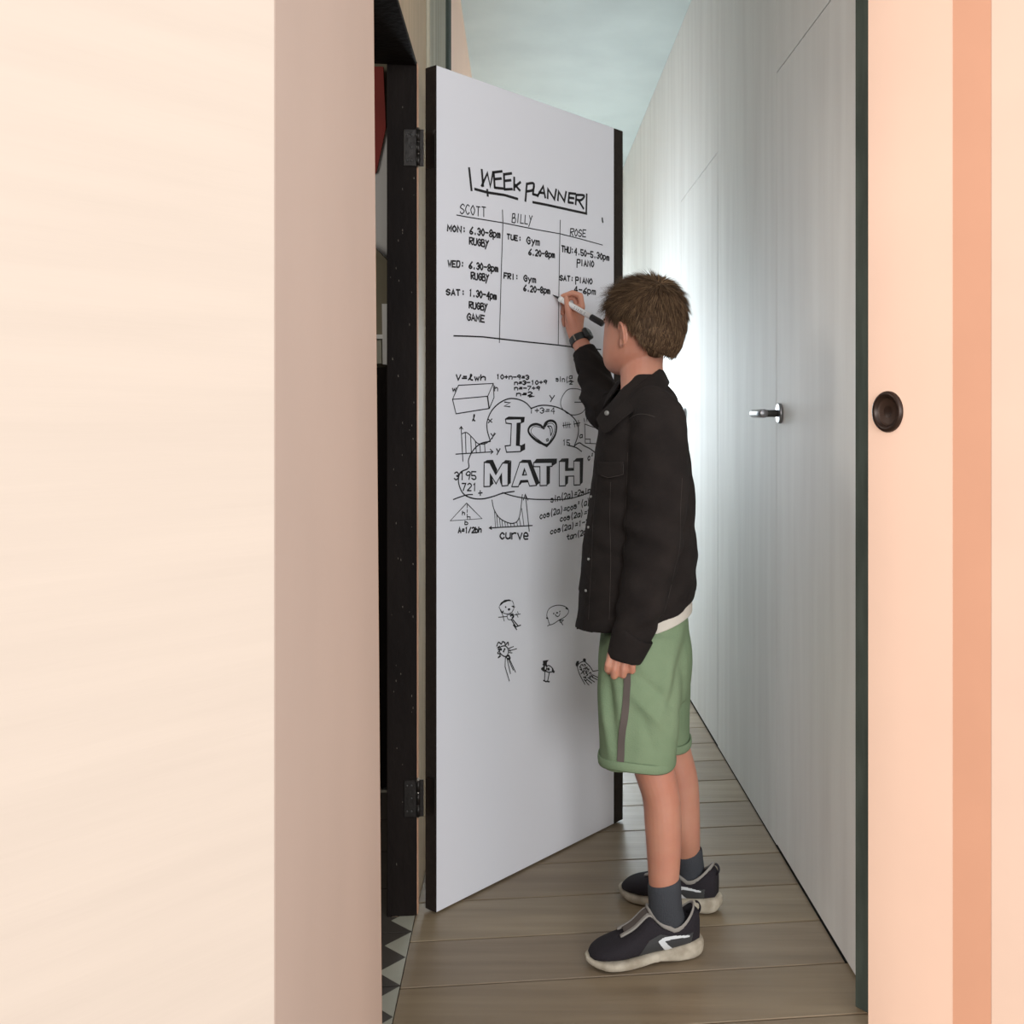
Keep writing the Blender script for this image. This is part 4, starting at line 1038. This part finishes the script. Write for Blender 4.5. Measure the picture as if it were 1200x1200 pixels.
# ---- shoes
def shoe(fr, near_side):
    c, f, l = fr
    K = 1.0
    # stations along the shoe: x, half width, bottom z of upper, top z, lateral shift
    st = [(.006, .018, .030, .096, 0), (.025, .031, .026, .112, 0), (.050, .036, .024, .112, 0), (.075, .037, .022, .112, .001), (.100, .038, .021, .110, .002), (.125, .039, .020, .098, .003), (.150, .041, .019, .076, .004), (.175, .044, .018, .063, .004), (.200, .043, .018, .054, .003), (.222, .037, .018, .046, .001), (.238, .026, .018, .037, -.001), (.246, .012, .020, .029, -.002)]
    rings = []
    for a in smooth_path(st, 4):
        x, hw, zb_, zt_, sh = a
        cz = (zb_ + zt_) / 2
        rings.append((c + f * x + l * sh + Z * cz, l * hw, Z * ((zt_ - zb_) / 2), 2.5))
    V, F = tube_mesh(rings, 32)
    # opening: sink the top between heel and tongue
    sho = mesh('shoe', V, F, M['shoe'])
    for v in sho.vertices:
        r = v.co - c; x = r.dot(f); y = r.dot(l)
        if .006 < x < .120 and v.co.z > .05:
            ct = max(-1, min(1, (.068 - x) / .052))
            rim = .071 + .034 * abs(ct) ** 2
            v.co.z = min(v.co.z, rim)
            e_ = ((x - .068) / .050) ** 2 + (y / .029) ** 2
            if e_ < 1: v.co.z = min(v.co.z, rim - .022 * (1 - e_) ** .5)
    o = link('shoe', sho, boy)
    # sole
    so_ = [(-.004, .014, .016, .036), (.004, .026, .006, .040), (.025, .034, .0, .040), (.055, .037, .0, .036), (.085, .036, .003, .032), (.110, .036, .005, .029), (.140, .040, .001, .026), (.175, .046, .0, .024), (.205, .045, .001, .023), (.230, .037, .005, .023), (.246, .024, .011, .024), (.254, .010, .016, .024)]
    rings = []
    for a in smooth_path(so_, 4):
        x, hw, zb_, zt_ = a
        rings.append((c + f * x + l * (.003 if .1 < x < .22 else 0) + Z * ((max(zb_, 0) + zt_) / 2), l * hw, Z * ((zt_ - max(zb_, 0)) / 2), 3.6))
    V, F = tube_mesh(rings, 28); ob('sole', V, F, M['sole'], o)
    # collar trim: a closed cord round the opening
    pts_ = []
    for k in range(37):
        a = 2 * math.pi * k / 36
        x = .068 - .052 * math.cos(a) ; y = .0365 * math.sin(a)
        z_ = .0725 + .036 * (abs(math.cos(a)) ** 2) + (.004 if math.cos(a) < 0 else 0)
        pts_.append(c + f * x + l * y + Z * z_)
    tr = MB()
    rg = []
    for k in range(37):
        t = (pts_[(k + 1) % 36] - pts_[k - 1 if k else 35]).normalized(); s1 = t.cross(Z).normalized(); s2 = s1.cross(t)
        rg.append((pts_[k % 36], s1 * .0022, s2 * .0048))
    V, F = tube_mesh(rg, 10, False); ob('collar_trim', V, F, M['trimg'], o)
    # padded lining wall from trim into the shoe
    V = []; F = []
    for k in range(36):
        p = pts_[k]; q = (c + f * .068 - p); q.z = 0
        V += [p + q * .03, p + q * .12 - Z * .022]
    for k in range(36):
        a = 2 * k; b = 2 * ((k + 1) % 36); F.append((a, b, b + 1, a + 1))
    li = ob('collar_wall', V, F, M['shoe'], o); sm = li.modifiers.new('s', 'SOLIDIFY'); sm.thickness = .004; sm.offset = 0
    bv = BVHTree.FromPolygons([v.co.copy() for v in sho.vertices], [tuple(p.vertices) for p in sho.polygons])
    def on(x, z_, sd, lift=.0014):      # point on the shoe flank
        org = c + f * x + l * (sd * .12) + Z * z_
        loc, n_, i_, d_ = bv.ray_cast(org, -l * sd)
        if loc is None: return None, None
        if n_.dot(l * sd) < 0: n_ = -n_
        return loc + n_ * lift, n_
    def patch(name, poly, m_, sd, lift, parent):
        # fine grid clipped to polygon laid on the flank
        xs = [p[0] for p in poly]; zs = [p[1] for p in poly]
        def inside(x, y):
            r = False; j = len(poly) - 1
            for i in range(len(poly)):
                xi, yi = poly[i]; xj, yj = poly[j]
                if (yi > y) != (yj > y) and x < (xj - xi) * (y - yi) / (yj - yi) + xi: r = not r
                j = i
            return r
        stp = .0012; V = []; F = []; idx = {}
        def vid(i, j):
            if (i, j) not in idx:
                p, n_ = on(min(xs) + i * stp, min(zs) + j * stp, sd, lift)
                idx[(i, j)] = None if p is None else len(V)
                if p is not None: V.append(p)
            return idx[(i, j)]
        for i in range(int((max(xs) - min(xs)) / stp) + 1):
            for j in range(int((max(zs) - min(zs)) / stp) + 1):
                if inside(min(xs) + (i + .5) * stp, min(zs) + (j + .5) * stp):
                    q = [vid(i, j), vid(i + 1, j), vid(i + 1, j + 1), vid(i, j + 1)]
                    if None not in q: F.append(tuple(q))
        if F: return ob(name, V, F, m_, parent)
    for sd in (-1, 1):
        patch('side_panel', [(.030, .030), (.150, .026), (.125, .060), (.100, .070), (.060, .058), (.025, .062)], M['shoe2'], sd, .0008, o)
        patch('heel_counter', [(.012, .036), (.034, .034), (.036, .050), (.016, .066)], M['trimg'], sd, .0012, o) if sd < 0 else None
        patch('logo', [(.034, .0585), (.070, .0635), (.094, .0625), (.105, .056), (.100, .048), (.088, .032), (.071, .033), (.084, .047), (.090, .0545), (.070, .0560), (.034, .0550)], M['logo'], sd, .0020, o)
    # elastic tongue strap with grey edges over the instep
    for nm, x0, x1, y0_, y1_, m_, lf in [('tongue', .112, .172, -.016, .016, M['stripe'], .003), ('tongue_edge', .110, .182, -.021, -.013, M['trimg'], .004), ('tongue_edge', .110, .182, .013, .021, M['trimg'], .004)]:
        V = []; F = []; nx, ny = 12, 4
        for i in range(nx + 1):
            for j in range(ny + 1):
                x = x0 + (x1 - x0) * i / nx; y = y0_ + (y1_ - y0_) * j / ny
                loc, n_, i_, d_ = bv.ray_cast(c + f * x + l * y + Z * .3, -Z)
                z_ = loc.z if loc else .06
                V.append(c + f * x + l * y + Z * (z_ + lf))
        for i in range(nx):
            for j in range(ny):
                a = i * (ny + 1) + j; F.append((a, a + 1, a + ny + 2, a + ny + 1))
        t_ = ob(nm, V, F, m_, o); q_ = t_.modifiers.new('s', 'SOLIDIFY'); q_.thickness = .004; q_.offset = 0
    # tongue top
    V, F = tube_mesh([(c + f * .108 + Z * .084, l * .021, Vector((0, 0, 0)) + f * .006), (c + f * .112 + Z * .104, l * .021, f * .006), (c + f * .116 + Z * .112, l * .015, f * .005)], 20); ob('tongue_top', V, F, M['trimg'], o)
    # heel pull tab
    pt = []
    for k in range(9):
        a = math.pi * k / 8; pt.append(c + f * (.010 - .010 * math.sin(a)) + Z * (.086 + .026 * (1 - math.cos(a)) / 2))
    rg = []
    for k, p in enumerate(pt):
        t = (pt[min(k + 1, 8)] - pt[max(k - 1, 0)]).normalized(); rg.append((p, l * .0055, l.cross(t).normalized() * .0016))
    V, F = tube_mesh(rg, 12); ob('pull_tab', V, F, M['shoe'], o)
    return o
shoe(shoes[0], -1); shoe(shoes[1], -1)
# ------------------------------------------------------------------ marker pen in his right hand
tipS, tipZ = b_sz(647.5, 345.5)
tip = BD(tipS, tipZ, .0008); endp = P(706.5, 379.5, 2.655)
ax = (endp - tip); Lm = ax.length; ax.normalize()
mk = bpy.data.objects.new('marker_pen', None); COL.objects.link(mk); mk.location = tip; mk.empty_display_size = .02
mk.matrix_basis = Matrix.Translation(tip)
mk['label'] = 'white marker pen with a black cap end held against the board'; mk['category'] = 'pen'
mu = ax.cross(Z).normalized(); mv = ax.cross(mu)
def seg(name, prof, m_):
    V, F = tube_mesh([(tip + ax * (h_ * Lm), mu * r, mv * r) for h_, r in prof], 24); ob(name, V, F, m_, mk)
seg('nib', [(0, .0006), (.03, .0016), (.10, .0035), (.14, .0052)], M['bplastic'])
seg('collar_ring', [(.135, .0062), (.15, .0078), (.19, .0078), (.20, .0066)], M['white'])
seg('barrel', [(.20, .0064), (.22, .0072), (.76, .0076), (.77, .0070)], M['white'])
seg('cap', [(.768, .0080), (.78, .0086), (.99, .0086), (1.0, .0078)], M['bplastic'])
V = []; F = []
pm = MB()
for i, t_ in enumerate([.46, .50, .535, .575, .60, .66]):   # small print marks on the barrel
    an0 = math.atan2(-mv.y, -mu.y) 
    for q in range(2):
        a = an0 + (q - .5) * .5; o_ = mu * math.cos(a) + mv * math.sin(a)
        b0 = tip + ax * (t_ * Lm) + o_ * .00765; td = ax.cross(o_).normalized()
        pm.add([b0, b0 + ax * .0022, b0 + ax * .0018 + td * .0016, b0 + td * .0018], [(0, 1, 2, 3)])
pm.build('barrel_print', M['bplastic'], mk)
